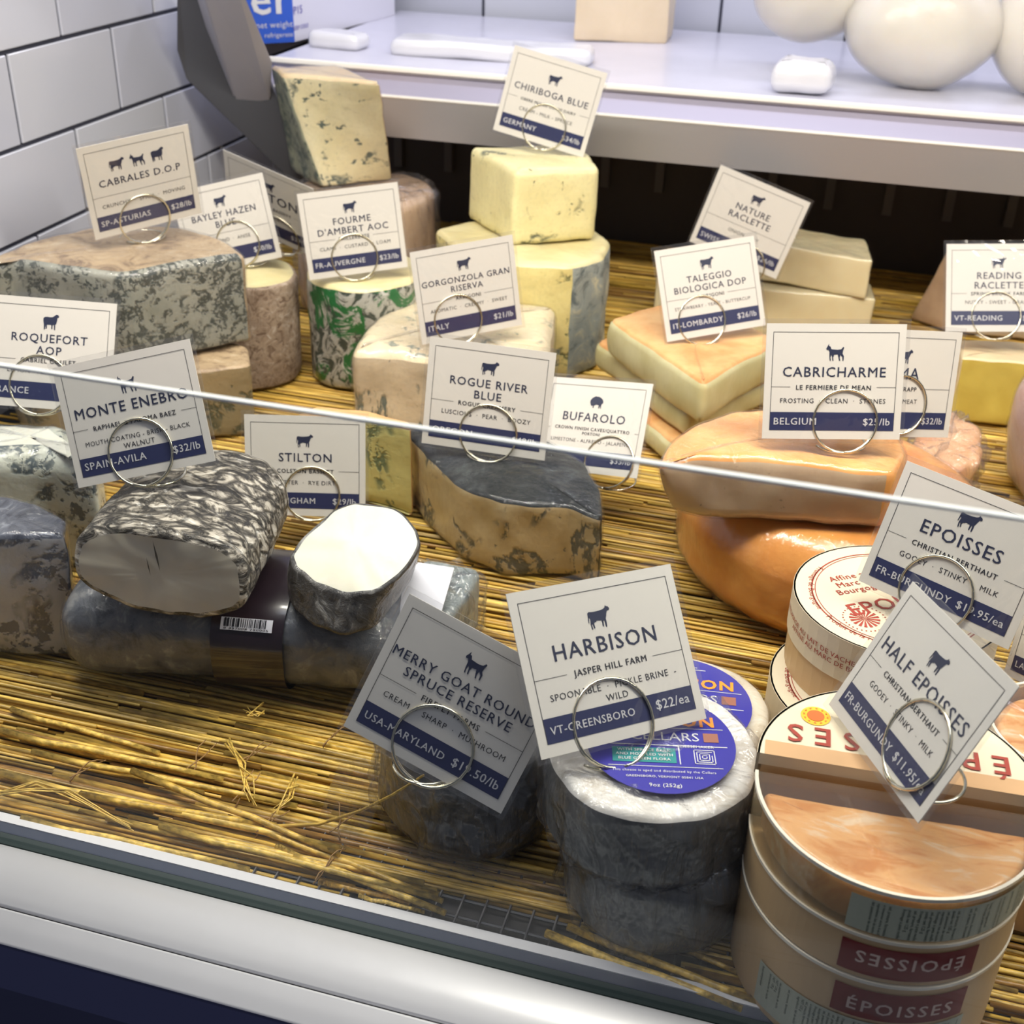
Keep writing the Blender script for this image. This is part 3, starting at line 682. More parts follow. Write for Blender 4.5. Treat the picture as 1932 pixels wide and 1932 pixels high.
for k, s_ in enumerate(['KEEP REFRIGERATED', 'NET WT  0.42 lb', 'UNIT PRICE  32.00', 'PACKED ON']):
    put_text(mb, s_, .008, -.004-k*.0045, size=.0024, align='l', fn=lambda x, y, z: lab[0]+e1*(x+.012)+e2*(-y)+nq*.0006)
# ================================================================ front: small dark drum, bloomy wheels
c = P(830, 1640, 0)+np.array([0, .048, .062])
cheese('bark_wrapped_cheese', 'small dark round goat cheese in crumpled plastic near the front rail', 'cheese', circle(c, .046, 20), [('rind', r_grey_dark, {'top', 'rims'}), ('bark_band', r_grey_dark, {'rest'})], rc=.3, sub=3, rt=.008, rb=.008, levels=26, seed=18, amp=.0018, wrap=(m_wrap_heavy, .0028), bulge=.001)
rr_ = MB()   # loose corner of the film sticking out toward the rail
f0 = [P(690, 1430, .05), P(640, 1440, .04), P(600, 1545, .006), P(650, 1600, .008), P(700, 1560, .03), P(720, 1490, .05)]
rr_.add(f0, [(0, 1, 2), (0, 2, 4), (2, 3, 4), (0, 4, 5)]); o = bpy.data.objects['bark_wrapped_cheese']; child(o, rr_, 'film_corner', m_wrap_heavy, True)

def wheel_label(root, c, R, tilt):
    """round blue paper label: lettering and small marks, flat on the wheel"""
    T = Matrix.Translation(Vector(c)) @ Matrix.Rotation(tilt[0], 4, 'X') @ Matrix.Rotation(tilt[1], 4, 'Y') @ Matrix.Rotation(tilt[2], 4, 'Z')
    fn = lambda x, y, z=0: np.array(T @ Vector((x, y, z)))
    blue = plain('ultramarine label', (.035, .03, .30), .4, coat=.3); org = plain('orange lettering', (.90, .30, .03), .4); teal = plain('teal box', (.03, .24, .24), .4); brown = plain('brown square mark', (.30, .12, .08), .5)
    disc = circle((0, 0, 0), R, 48); mb = MB(); mb.hexa([fn(*p) for p in disc], [fn(p[0], p[1], .0003) for p in disc]); child(root, mb, 'round_label', blue, label='round blue paper label')
    u = R; z = .0005
    mb = MB(); put_text(mb, 'HARBISON', 0, .34*u, width=1.50*u, z=z, bold=-.03, gap=1.15, fn=fn); child(root, mb, 'cheese_name', org, label='orange lettering')
    mb = MB(); put_text(mb, 'THE', -.72*u, .10*u, size=.17*u, align='l', z=z, fn=fn, bold=.0); put_text(mb, 'CELLARS', -.40*u, .03*u, width=.92*u, z=z, fn=fn, bold=.0, align='l', gap=1.0)
    quad(mb, -.85*u, -.08*u, .88*u, -.065*u, z, fn); quad(mb, -.62*u, .28*u, .86*u, .29*u, z, fn); quad(mb, .22*u, -.44*u, .235*u, -.08*u, z, fn); quad(mb, -.72*u, -.50*u, .78*u, -.49*u, z, fn)
    put_text(mb, 'CHEESEMAKER', .45*u, -.105*u, width=.5*u, z=z, fn=fn); put_text(mb, 'This cheese is aged and distributed by the Cellars', 0, -.60*u, width=1.35*u, z=z, fn=fn, bold=.0)
    put_text(mb, 'GREENSBORO, VERMONT 05841 USA', 0, -.71*u, width=1.0*u, z=z, fn=fn); put_text(mb, '9oz (252g)', 0, -.88*u, width=.42*u, z=z, fn=fn)
    for i in range(4):      # small square maze mark
        a = .14*u-.035*u*i
        if a <= 0: break
        for q in [(-a, -a, a, -a+.012*u), (-a, a-.012*u, a, a), (-a, -a, -a+.012*u, a), (a-.012*u, -a, a, a*(.3 if i % 2 else 1))]:
            quad(mb, .56*u+q[0], -.28*u+q[1], .56*u+q[2], -.28*u+q[3], z, fn)
    for k in range(5): quad(mb, (-.3+k*.12)*u, (.74+.05*(k % 2))*u, (-.12+k*.12)*u, (.755+.05*(k % 2))*u, z, fn)
    child(root, mb, 'small_lettering', m_white_ink, label='white small print')
    mb = MB(); quad(mb, -.66*u, -.42*u, .18*u, -.13*u, z, fn); child(root, mb, 'teal_box', teal, label='teal box')
    mb = MB(); quad(mb, .58*u, .02*u, .78*u, .20*u, z, fn); child(root, mb, 'square_mark', brown, label='brown square mark')
    mb = MB()
    for k, s_ in enumerate(['WITH SPRUCE BARK', 'AND MOTTLED WITH', 'BLUE GREEN FLORA']): put_text(mb, s_, -.24*u, -.215*u-.085*u*k, size=.072*u, z=z*1.5, fn=fn)
    child(root, mb, 'teal_lettering', m_white_ink)
hc = P(1228, 1825, 0)+np.array([-.002, .048, 0]); hx = np.array([-.0125, .0, 0])
cheese('bloomy_rind_cheese', 'lower of two dark wrapped bark banded cheese wheels stacked near the rail', 'cheese', circle(hc+hx*.4+np.array([0, 0, .0425]), .0455, 20), [('rind', p_wheelside, {'rest'})], rc=.3, sub=3, rt=.005, rb=.006, levels=22, seed=19, amp=.0014, wrap=(m_wrap_heavy, .0024), bulge=.001)
top = circle(hc+hx+np.array([0, 0, .0875]), .0482, 20)
root = cheese('bloomy_rind_cheese', 'white topped bark banded wheel with blue label carrying the biggest cow emblem card', 'cheese', top, [('bloomy_rind', r_bloomy, {'top', 'rims'}), ('bark_band', p_wheelside, {'rest'})], down=(0, 0, -.0435), rc=.3, sub=3, rt=.004, rb=.006, levels=22, seed=20, amp=.0012, wrap=(m_wrap_heavy, .0019))
wheel_label(root, hc+hx+np.array([.0030, -.001, .0900]), .0335, (0, 0, math.radians(14)))
hb = P(1285, 1330, .048)
root = cheese('bloomy_rind_cheese', 'cream rinded wheel with blue label, partly behind the biggest cow emblem card', 'cheese', circle(hb, .0465, 20), [('bloomy_rind', crust('cream speckled rind', [(.50, .42, .30), (.70, .62, .48), (.80, .76, .66)], 60, .7, .4), {'rest'})], rc=.3, sub=2, rt=.007, rb=.006, seed=21, amp=.0014, wrap=(m_wrap, .0012))
wheel_label(root, hb+np.array([-.001, -.001, .0028]), .0375, (0, 0, math.radians(8)))
# ================================================================ right: orange wheels
oc = P(1400, 1190, 0)+np.array([.045, .092, .072])
cheese('washed_rind_cheese', 'glossy deep orange washed rind wheel under the cut half wheel', 'cheese', circle(oc, .100, 22), [('rind', r_washed, {'rest'})], rc=.3, sub=2, rt=.022, rb=.018, levels=8, seed=22, amp=.0012, bulge=.004, wrap=(m_wrap, .0014))
zt = .1165
cheese('washed_rind_half_round', 'pale orange half wheel with wide cut face on the deeper orange wheel', 'cheese',
       Ps([(1240, 885), (1310, 868), (1433, 872), (1688, 897), (1712, 850), (1680, 800), (1600, 772), (1500, 765), (1400, 773), (1320, 798), (1270, 835)], zt),
       [('rind', r_washed_pale, {'top', 'rims', 4, 5, 6, 7, 8, 9, 10, 3}), ('paste', p_caprine, {'rest'})], bot=Ps([(1272, 975), (1325, 985), (1433, 990), (1660, 1005), (1690, 960), (1660, 890), (1600, 872), (1500, 860), (1400, 868), (1340, 900), (1300, 940)], .073), rcs=[.25]+[.2]*10, rt=.0035, rb=.008, seed=23, amp=.0012, wrap=(m_wrap, .0012), bulge=.002)
cheese('wrapped_cheese_piece', 'salmon pink cheese piece in plastic beside the cut half wheel', 'cheese',
       Ps([(1730, 870), (1800, 885), (1850, 858), (1862, 806), (1810, 770), (1735, 790)], .064), [('rind', r_salmon, {'rest'})], rc=.2, rt=.006, rb=.01, seed=24, amp=.0026, wrap=(m_wrap_heavy, .003))
# ================================================================ square washed cheese slabs
def slab(label, pts, z, h, seed):
    return cheese('square_cheese_slab', label, 'cheese', Ps(pts, z), [('peach_rind', r_tal, {'top', 'rims'}), ('paste', p_tal, {'rest'})], group='square washed rind slabs', down=(0, 0, -h), rcs=[.06, .05, .06, .06], rt=.0045, rb=.004, seed=seed, amp=.0011, bulge=.003, sub=14)
slab('lowest square peach rinded slab showing a pale corner above the orange wheel', [(1165, 740), (1282, 850), (1420, 780), (1310, 690)], .022, .022, 25)
slab('middle square peach rinded slab of the stack, its end sticking out toward the yellow drum', [(1122, 640), (1300, 775), (1485, 700), (1310, 590)], .0475, .0245, 26)
slab('top square peach rinded slab with pale bulging sides meeting in a corner', [(1148, 598), (1327, 722), (1470, 640), (1290, 560)], .083, .035, 27)
# ================================================================ rear right
cheese('raclette_block', 'long pale lower cheese block under the stepped smaller block', 'cheese', Ps([(1236, 520), (1440, 545), (1650, 566), (1642, 535), (1440, 510), (1270, 500)], .048), [('paste', p_rac, {'rest'})], rc=.06, rt=.002, rb=.002, seed=28, amp=.0007, wrap=(m_wrap, .001))
cheese('raclette_block', 'pale cheese block with slanted corner on top of the longer block', 'cheese', Ps([(1400, 455), (1490, 466), (1648, 492), (1632, 452), (1510, 430), (1440, 420)], .088), [('paste', p_rac, {'rest'})], down=(0, 0, -.0385), rc=.06, rt=.002, rb=.002, seed=29, amp=.0007, wrap=(m_wrap, .001))
cheese('raclette_wedge', 'tan sloping cheese wedge standing behind the card at the frame edge', 'cheese', [P(1786, 466, .088), P(1830, 478, .088), P(2010, 492, .088), P(1990, 466, .088)], [('rind', r_pink, {3, 0}), ('paste', r_cream, {'rest'})],
       bot=[P(1716, 602, 0), P(1790, 628, 0), P(2010, 650, 0), P(1990, 590, 0)], rc=.08, rt=.004, seed=30, amp=.001, wrap=(m_wrap, .0014))
cheese('raclette_slab', 'golden yellow cheese slab with pale pinkish rind on top', 'cheese', Ps([(1812, 676), (1990, 690), (1995, 650), (1905, 640), (1806, 640)], .060), [('rind', r_pink if 0 else r_cream, {'top', 'rims', 3, 4}), ('paste', p_gold, {'rest'})], rc=.06, rt=.003, seed=31, amp=.0009)
cheese('wrapped_cheese_piece', 'mauve pink wrapped cheese with rounded side at the frame edge', 'cheese', [P(1925, 715, .105), P(1990, 745, .105), P(2100, 740, .105), P(2080, 680, .105), P(1960, 675, .105)],
       [('rind', p_mauve, {'rest'})], bot=[P(1893, 905, 0), P(1945, 980, 0), P(2090, 980, 0), P(2080, 860, 0), P(1930, 850, 0)], rc=.25, rt=.012, rb=.012, seed=32, amp=.0012, bulge=.004, wrap=(m_wrap, .0014))

# ================================================================ round wooden boxes of washed rind cheese
m_wood = plain('pale poplar veneer', (.56, .38, .20), .5, var=.08, bs=.1, bscale=300, sc=(1, 1, .1))
m_paperc = plain('cream printed lid paper', (.76, .66, .48), .5, var=.04)
m_red = plain('brick red ink', (.36, .05, .03), .5); m_redband = plain('dark red label', (.18, .018, .017), .5, spec=.2); m_pinkink = plain('pale label ink', (.62, .44, .38), .5)
m_greenpaper = plain('pale green ingredients label', (.40, .42, .33), .5); m_greenink = plain('dark green ink', (.05, .09, .07), .5)
m, nt, out = new_mat('wet orange cheese'); n = N(nt, rot=(0, 0, .5), sc=(.5, 1.6, 1)); h = n.noise(52, 5, .6, .9)
c = n.mix(n.ramp(h, .36, .52), (.66, .28, .07), (.82, .48, .20)); c = n.mix(n.ramp(h, .54, .66), c, (.86, .70, .52))
done(nt, out, n.bsdf(c, .3, n.bump(h, .5, .0015), coat=.3, sss=.1)); m_inside = m
m_clear = film('clear box lid', (.97, .95, .92), .03, 7, .05, .03); m_rimclear = plain('clear rim', (.76, .70, .58), .2, coat=.6)
def cyl(mb, c, R, z0, z1, a0=0, a1=360, n=48, th=.0012, cap=False, close=False):
    """wall of a round or D shaped box"""
    full = a1-a0 >= 360; k = n if full else n+1
    A = [math.radians(a0+(a1-a0)*i/n) for i in range(k)]
    o = [(c[0]+R*math.cos(a), c[1]+R*math.sin(a)) for a in A]; i_ = [(c[0]+(R-th)*math.cos(a), c[1]+(R-th)*math.sin(a)) for a in A]
    v = [(x, y, z0) for x, y in o]+[(x, y, z1) for x, y in o]+[(x, y, z0) for x, y in i_]+[(x, y, z1) for x, y in i_]; f = []
    for j in range(k if full else k-1):
        q = (j+1) % k; f += [(j, q, k+q, k+j), (2*k+q, 2*k+j, 3*k+j, 3*k+q), (k+j, k+q, 3*k+q, 3*k+j), (j, 2*k+j, 2*k+q, q)]
    mb.add(v, f)
    if not full:
        for s_ in (0, k-1): mb.add([v[s_], v[k+s_], v[2*k+s_], v[3*k+s_]], [(0, 1, 3, 2)])
        if close:
            p, q = o[0], o[-1]; mb.hexa([(*p, z0), (*q, z0), (*i_[-1], z0), (*i_[0], z0)], [(*p, z1), (*q, z1), (*i_[-1], z1), (*i_[0], z1)])
    return mb
def disc(mb, c, R, z, th, a0=0, a1=360, n=48):
    A = [math.radians(a0+(a1-a0)*i/n) for i in range(n if a1-a0 >= 360 else n+1)]
    p = [(c[0]+R*math.cos(a), c[1]+R*math.sin(a)) for a in A]; mb.hexa([(x, y, z-th) for x, y in p], [(x, y, z) for x, y in p]); return mb
def arc_text(mb, s, c, R, a_mid, z, size, outward=True, span=None):
    v, f, wd = text(s, .0, 1.05); v = v.copy()*size; wd *= size
    sg = 1 if outward else -1
    def fn(p):
        a = a_mid-sg*(p[0]-wd/2)/R; r = R+sg*p[1]; return (c[0]+r*math.cos(a), c[1]+r*math.sin(a), z)
    mb.add([fn(p) for p in v], f)
def lid_print(root, c, R, z, rot):
    mb = MB()
    for r0, r1 in ((.83, .845), (.80, .808)):
        n = 72; A = [2*math.pi*i/n for i in range(n)]
        mb.add([(c[0]+R*r*math.cos(a), c[1]+R*r*math.sin(a), z) for r in (r0, r1) for a in A], [(i, (i+1) % n, n+(i+1) % n, n+i) for i in range(n)])
    arc_text(mb, 'Fromage de Bourgogne', c, R*.87, rot+2.6, z, R*.085, False); arc_text(mb, 'Produit de la region - EPOISSES', c, R*.87, rot+3.9, z, R*.085, False)
    # round stamp with a ring of dots and a plain rosette
    sx, sy = c[0]+R*.56*math.cos(rot+3.55), c[1]+R*.56*math.sin(rot+3.55)
    for i in range(30):
        a = 2*math.pi*i/30; quad(mb, sx+R*.21*math.cos(a)-.0004, sy+R*.21*math.sin(a)-.0004, sx+R*.21*math.cos(a)+.0004, sy+R*.21*math.sin(a)+.0004, z)
    for i in range(16):
        a = 2*math.pi*i/16; b = a+.22
        mb.add([(sx, sy, z), (sx+R*.15*math.cos(a), sy+R*.15*math.sin(a), z), (sx+R*.15*math.cos(b), sy+R*.15*math.sin(b), z)], [(0, 1, 2)])
    cr, sr = math.cos(rot), math.sin(rot)
    F = lambda x, y, zz: (c[0]+x*cr-y*sr, c[1]+x*sr+y*cr, z+zz)
    for k, (s_, y) in enumerate([('Affine au', .45), ('Marc de', .33), ('Bourgogne', .21), ('250 g', -.62)]): put_text(mb, s_, -R*.25, R*y, size=R*.12, fn=F)
    put_text(mb, 'EPOISSES', 0, -R*.15, width=R*1.15, fn=F)
    child(root, mb, 'lid_print', m_red, label='brick red printed rings and lettering')
def round_box(label, c, R, h, rot, side):
    root = thing('round_cheese_box', label, 'cheese box', tuple(float(x) for x in c), group='round wooden cheese boxes')
    mb = cyl(MB(), c, R, c[2], c[2]+h-.004); disc(mb, c, R-.001, c[2]+.001, .001); child(root, mb, 'box_wall', m_wood, False)
    mb = cyl(MB(), c, R+.0012, c[2]+h*.45, c[2]+h); disc(mb, c, R+.001, c[2]+h, .0015); child(root, mb, 'lid', m_paperc, False, 'cream paper covered lid')
    lid_print(root, c, R, c[2]+h+.0002, rot)
    mb = MB()
    for k, s_ in enumerate(side):
        def fn(x, y, z): a = math.radians(238)+x/(R+.0015); return (c[0]+(R+.0016)*math.cos(a), c[1]+(R+.0016)*math.sin(a), c[2]+y)
        put_text(mb, s_, 0, h*.72-k*.0042, size=.0042, fn=fn)
    if side: child(root, mb, 'side_lettering', m_red)
    return root
lo = P(1645, 1290, .045); lo[2] = 0
round_box('lower round wooden cheese box, its lid edge showing left of the upper one', lo, .0535, .044, .6, [])
up = P(1692, 1128, .090); up[2] = .0442
round_box('upper round wooden cheese box with cream printed lid beside the deep orange wheel', up, .0535, .0455, .6, ['FROMAGE AU LAIT DE VACHE DE BOURGOGNE', 'AFFINE AU MARC DE BOURGOGNE'])

# half moon boxes: three in a stack, flat sides turned to a second stack behind
bc = P(1690, 1498, .10); bc[2] = 0; BR = .0570
ang = math.degrees(math.atan2((P(1932, 1535, .1)-P(1447, 1455, .1))[1], (P(1932, 1535, .1)-P(1447, 1455, .1))[0]))
def D(rot, n=40): return 180+ang+rot, 360+ang+rot
def on_wall(c, R, a_c):
    return lambda x, y, z=0: (c[0]+(R+.0004+z)*math.cos(math.radians(a_c)+x/R), c[1]+(R+.0004+z)*math.sin(math.radians(a_c)+x/R), c[2]+y)
def inflate(mb, fn, x0, x1, y0, y1, n=24): quad(mb, x0, y0, x1, y1, 0, fn, n)
TH = .0240; TB = .0516
def d_box(label, z, TH, lc_, sign, flip, a_c, smallprint):
    c = np.array([bc[0], bc[1], z]); root = thing('half_moon_cheese_box', label, 'cheese box', tuple(float(x) for x in c))
    a0, a1 = D(0)
    mb = cyl(MB(), c, BR, z+.0004, z+TH-.0004, a0, a1, close=True); disc(mb, c, BR-.0003, z+TH-.0008, .0012, a0, a1); child(root, mb, 'box_wall', m_wood)
    cyl_ = cyl(MB(), c, BR+.0006, z+TH-.0018, z+TH-.0002, a0, a1, th=.0016); child(root, cyl_, 'rim', m_rimclear)
    fn = on_wall(c, BR, a_c)
    if sign:
        mb = MB(); inflate(mb, fn, -.0275, .0275, lc_-.0082, lc_+.0082); child(root, mb, 'name_label', m_redband, False, 'dark red label')
        mb = MB(); f2 = on_wall(c, BR+.0002, a_c)
        if flip: f3 = lambda x, y, zz=0: f2(-x, 2*lc_-y)
        else: f3 = f2
        v, f, wd = text('ÉPOISSES', -.012, 1.25); k = .043/wd; q = v.copy()*k; q[:, 0] -= .0215; q[:, 1] += lc_-.0042
        mb.add([f3(*p) for p in q], f); child(root, mb, 'label_lettering', m_pinkink)
    if smallprint:
        for nm, x0, x1, y0, y1 in smallprint:
            mb = MB(); inflate(mb, fn, x0, x1, y0, y1); child(root, mb, nm, m_greenpaper, False, 'pale green label with small print')
            mb = MB(); f2 = on_wall(c, BR+.0002, a_c); x = x0+.002
            while x < x1-.002:
                s_ = rnd.choice(['ingredients: lait de vache', 'sel, presure, ferments', 'a conserver entre 4 et 8', 'Fromage a pate molle', 'keep refrigerated', 'NET 125 g', 'lait pasteurise de vache'])
                v, f, wd = text(s_, .01, 1.0); k = min(.0017, (y1-y0-.003)/wd); q = v*k
                mb.add([f2(x+p[1], y1-.0015-p[0]) for p in q], f); x += .0019 if rnd.random() < .8 else .0045
            child(root, mb, 'small_print', m_greenink)
    return root
d_box('half moon wooden cheese box with upright dark red label, bottom of its stack', 0, TB, TB-.0135, True, False, 284, [('ingredients_label', -.062, .030, .004, .028)])
d_box('half moon wooden cheese box with upside down dark red label, middle of its stack', TB+.0002, TH, TH*.5-.001, True, True, 283, [])
z3 = TB+TH+.0006
root = thing('half_moon_cheese_box', 'clear topped half moon box showing wet orange cheese, top of the front stack', 'cheese box', (float(bc[0]), float(bc[1]), z3))
a0, a1 = D(0)
cyl_ = cyl(MB(), bc, BR, z3, z3+TH, a0, a1, th=.0006, close=True); child(root, cyl_, 'clear_wall', film('clear plastic wall', (.90, .86, .76), .04, 30, .12, .22, (.62, .52, .34)))
child(root, disc(MB(), bc, BR-.0008, z3+TH, .0005, a0, a1), 'clear_lid', m_clear)
child(root, cyl(MB(), bc, BR+.0009, z3+TH-.0012, z3+TH+.0006, a0, a1, th=.0014), 'lid_rim', m_rimclear)
dd = [np.array([bc[0]+(BR-.003)*math.cos(math.radians(a)), bc[1]+(BR-.003)*math.sin(math.radians(a)), z3+TH-.0045]) for a in np.linspace(a0+7, a1-7, 16)]
fe = dd[0]-dd[-1]; dd += [dd[-1]+fe*.1, dd[-1]+fe*.5, dd[-1]+fe*.9]
bm = solid(dd, down=(0, 0, -(TH-.0055)), rc=.4, sub=3, rt=.003, rb=.003, seed=40, amp=.0008, freq=60); split(bm, root, [('cheese_half', m_inside, {'rest'})])
fn = on_wall(np.array([bc[0], bc[1], z3]), BR, 281)
mb = MB(); inflate(mb, fn, -.026, .060, .0015, TH-.0050); child(root, mb, 'ingredients_label', m_greenpaper, False, 'pale green label with small print')
mb = MB(); f2 = on_wall(np.array([bc[0], bc[1], z3]), BR+.0002, 281); x = -.018
while x < .052:
    s_ = rnd.choice(['ingredients: lait de vache', 'sel, presure, ferments', 'a conserver entre 4 et 8', 'Fromage a pate molle', 'keep refrigerated', 'poids net 125 g', 'lait pasteurise de vache'])
    v, f, wd = text(s_, .01, 1.0); k = min(.0019, .0160/wd); q = v*k; mb.add([f2(x+p[1], TH-.0062-p[0]) for p in q], f); x += .0021 if rnd.random() < .8 else .005
child(root, mb, 'small_print', m_greenink)
# rear half: cream printed lid seen from behind its lettering
rc_ = bc+np.array([-math.sin(math.radians(ang)), math.cos(math.radians(ang)), 0])*.0022
root = thing('half_moon_cheese_box', 'half moon box with cream lid and upside down red letters behind the clear topped box', 'cheese box', (float(rc_[0]), float(rc_[1]), 0))
b0, b1 = ang+1, ang+179
ZR = .1075
child(root, cyl(MB(), rc_, BR, 0, ZR-.006, b0, b1, close=True), 'box_wall', m_wood)
mb = cyl(MB(), rc_, BR+.0012, ZR-.011, ZR, b0, b1, close=True); disc(mb, rc_, BR+.001, ZR, .0015, b0, b1); child(root, mb, 'lid', m_paperc, False, 'cream paper covered lid')
ca, sa = math.cos(math.radians(ang)), math.sin(math.radians(ang))
FL = lambda x, y, zz=0: (rc_[0]+x*ca-y*sa, rc_[1]+x*sa+y*ca, ZR+.0003)
rv = lambda x, y, zz=0: tuple(np.array(FL(-x, .0305-y))+np.array([0, 0, .0003]))
mb = MB(); v, f, wd = text('ÉPOISSES', -.01, 1.5); k = .092/wd; q = v.copy()*k; q[:, 0] -= .046; q[:, 1] += .0075; mb.add([rv(*p) for p in q], f); child(root, mb, 'lid_lettering', m_red, label='upside down red letters')
mb = MB(); quad(mb, -BR+.002, .0006, BR-.002, .010, 0, FL); child(root, mb, 'wood_print_strip', plain('printed wood strip', (.66, .40, .20), .5, var=.15, bs=0, sc=(.3, 1, 1)))
m_seal = plain('orange yellow seal', (.90, .52, .04), .5); m_seal2 = plain('red seal centre', (.80, .16, .03), .5)
sc_ = FL(-.034, .0315)
mb = MB(); mb.add([(sc_[0]+.0065*math.cos(a), sc_[1]+.0065*math.sin(a), ZR+.0003) for a in np.linspace(0, 6.28, 25)[:-1]], [tuple(range(24))]); child(root, mb, 'seal', m_seal, label='round orange seal')
mb = MB(); mb.add([(sc_[0]+.0038*math.cos(a), sc_[1]+.0038*math.sin(a), ZR+.0005) for a in np.linspace(0, 6.28, 25)[:-1]], [tuple(range(24))]); child(root, mb, 'seal_centre', m_seal2)
mb = MB()
for i in range(12): a = i*math.pi/6; mb.add([(sc_[0]+.0046*math.cos(a), sc_[1]+.0046*math.sin(a), ZR+.0006), (sc_[0]+.0054*math.cos(a-.12), sc_[1]+.0054*math.sin(a-.12), ZR+.0006), (sc_[0]+.0054*math.cos(a+.12), sc_[1]+.0054*math.sin(a+.12), ZR+.0006)], [(0, 1, 2)])
child(root, mb, 'seal_stars', m_seal2)
# neighbouring clear topped box at the frame edge and one more box nearer the rail
c3 = P(2015, 1378, .095); c3[2] = 0
root = thing('half_moon_cheese_box', 'second clear topped box of orange cheese at the frame edge behind the diamond turned card', 'cheese box', (float(c3[0]), float(c3[1]), 0))
r3 = .034
child(root, cyl(MB(), c3, r3, 0, .095), 'box_wall', m_wood); child(root, cyl(MB(), c3, r3+.0008, .092, .0965, th=.0014), 'lid_rim', m_rimclear); child(root, disc(MB(), c3, r3-.001, .0955, .0005), 'clear_lid', m_clear)
bm = solid(circle(c3+np.array([0, 0, .091]), r3-.003, 16), down=(0, 0, -.03), rc=.3, sub=2, rt=.005, seed=41, amp=.0022, freq=70); split(bm, root, [('cheese_half', m_inside, {'rest'})])

# ================================================================ things on the upper shelf
def box6(name, label, cat, A, B, h, w_, m, m2=None):
    """carton with its front bottom edge from A to B and depth w_"""
    A, B = np.array(A), np.array(B); u = B-A; u /= np.linalg.norm(u); v = np.array([-u[1], u[0], 0])
    root = thing(name, label, cat, tuple(float(x) for x in (A+B)/2))
    e_ = v*w_ if m2 is None else m2
    lo_ = [A, B, B+e_, A+e_]; mb = MB(); mb.hexa(lo_, [p+np.array([0, 0, h]) for p in lo_]); child(root, mb, 'carton', m, False); return root, A, u, v
m_boxblue = plain('bright blue carton', (.02, .09, .52), .4); m_boxwhite = plain('white carton', (.70, .70, .80), .5); m_blueink = plain('violet blue ink', (.08, .07, .42), .5)
Zs = SH+.0003
A, B = P(318, 92, Zs), P(556, 79, Zs)
A = B+(A-B)*1.0
root, A_, u, v = box6('carton', 'carton with bright blue front and white side on the upper shelf', 'box', A, B, .11, .14, m_boxwhite, P(745, 28, Zs)-B)
for p in [0]:
    lo_ = [A-v*.0004, B-v*.0004, B, A]; mb = MB(); mb.hexa(lo_, [q+np.array([0, 0, .11]) for q in lo_]); child(root, mb, 'printed_front', m_boxblue, label='bright blue printed front')
fnf = lambda x, y, z=0: B-u*x*0+u*x+np.array([0, 0, y])-v*(.0010+z)
mb = MB(); put_text(mb, 'er', -.024, .030, size=.050, align='c', bold=.03, fn=fnf); put_text(mb, 'net weight', -.022, .016, size=.009, fn=fnf, bold=0); put_text(mb, 'refrigerate', -.018, .006, size=.007, fn=fnf, bold=0)
child(root, mb, 'box_lettering', m_white_ink, label='white lettering')
u2 = P(745, 28, Zs)-B; u2 /= np.linalg.norm(u2); v2 = np.array([-u2[1], u2[0], 0]); A2 = B
fng = lambda x, y, z=0: A2+u2*x+np.array([0, 0, y])-v2*(.0006+z)
mb = MB(); put_text(mb, 'cooper', .075, .050, size=.045, align='c', bold=.02, fn=fng); put_text(mb, 'P15', .010, .028, size=.012, fn=fng); put_text(mb, 'KEEP COLD', .014, .012, size=.006, fn=fng)
child(root, mb, 'side_lettering', m_blueink, label='violet blue lettering')
m_milk = plain('translucent white plastic', (.70, .70, .74), .3, coat=.3)
def flat(label, px0, px1, w_, h, seed):
    a, b = P(*px0, Zs), P(*px1, Zs); u = b-a; u /= np.linalg.norm(u); v = np.array([-u[1], u[0], 0])
    pts = [a, b, b+v*w_, a+v*w_]; return cheese('flat_wrapped_cheese', label, 'cheese', [p+np.array([0, 0, h]) for p in pts], [('body', m_milk, {'rest'})], down=(0, 0, -h), rc=.2, rt=h*.45, rb=h*.3, levels=4, seed=seed, amp=.0012)
flat('small flat white wrapped piece on the upper shelf beside the cartons', (580, 88), (672, 98), .035, .018, 50)
flat('long flat white wrapped piece at the middle of the upper shelf', (735, 104), (1110, 128), .05, .017, 51)
flat('small white wrapped piece tucked under the hanging white cheese bags', (1450, 176), (1562, 186), .045, .030, 52)
a, b = P(1082, 78, Zs), P(1256, 82, Zs); v = np.array([0, .05, 0])
cheese('cheese_block', 'pale beige rectangular cheese block standing on the upper shelf', 'cheese', [p+np.array([0, 0, .10]) for p in (a, b, b+v, a+v)], [('paste', smooth_cheese('pale beige paste', (.70, .58, .42), (.66, .54, .38), .5, .2), {'rest'})], down=(0, 0, -.10), rc=.03, rt=.002, seed=53, amp=.0008)
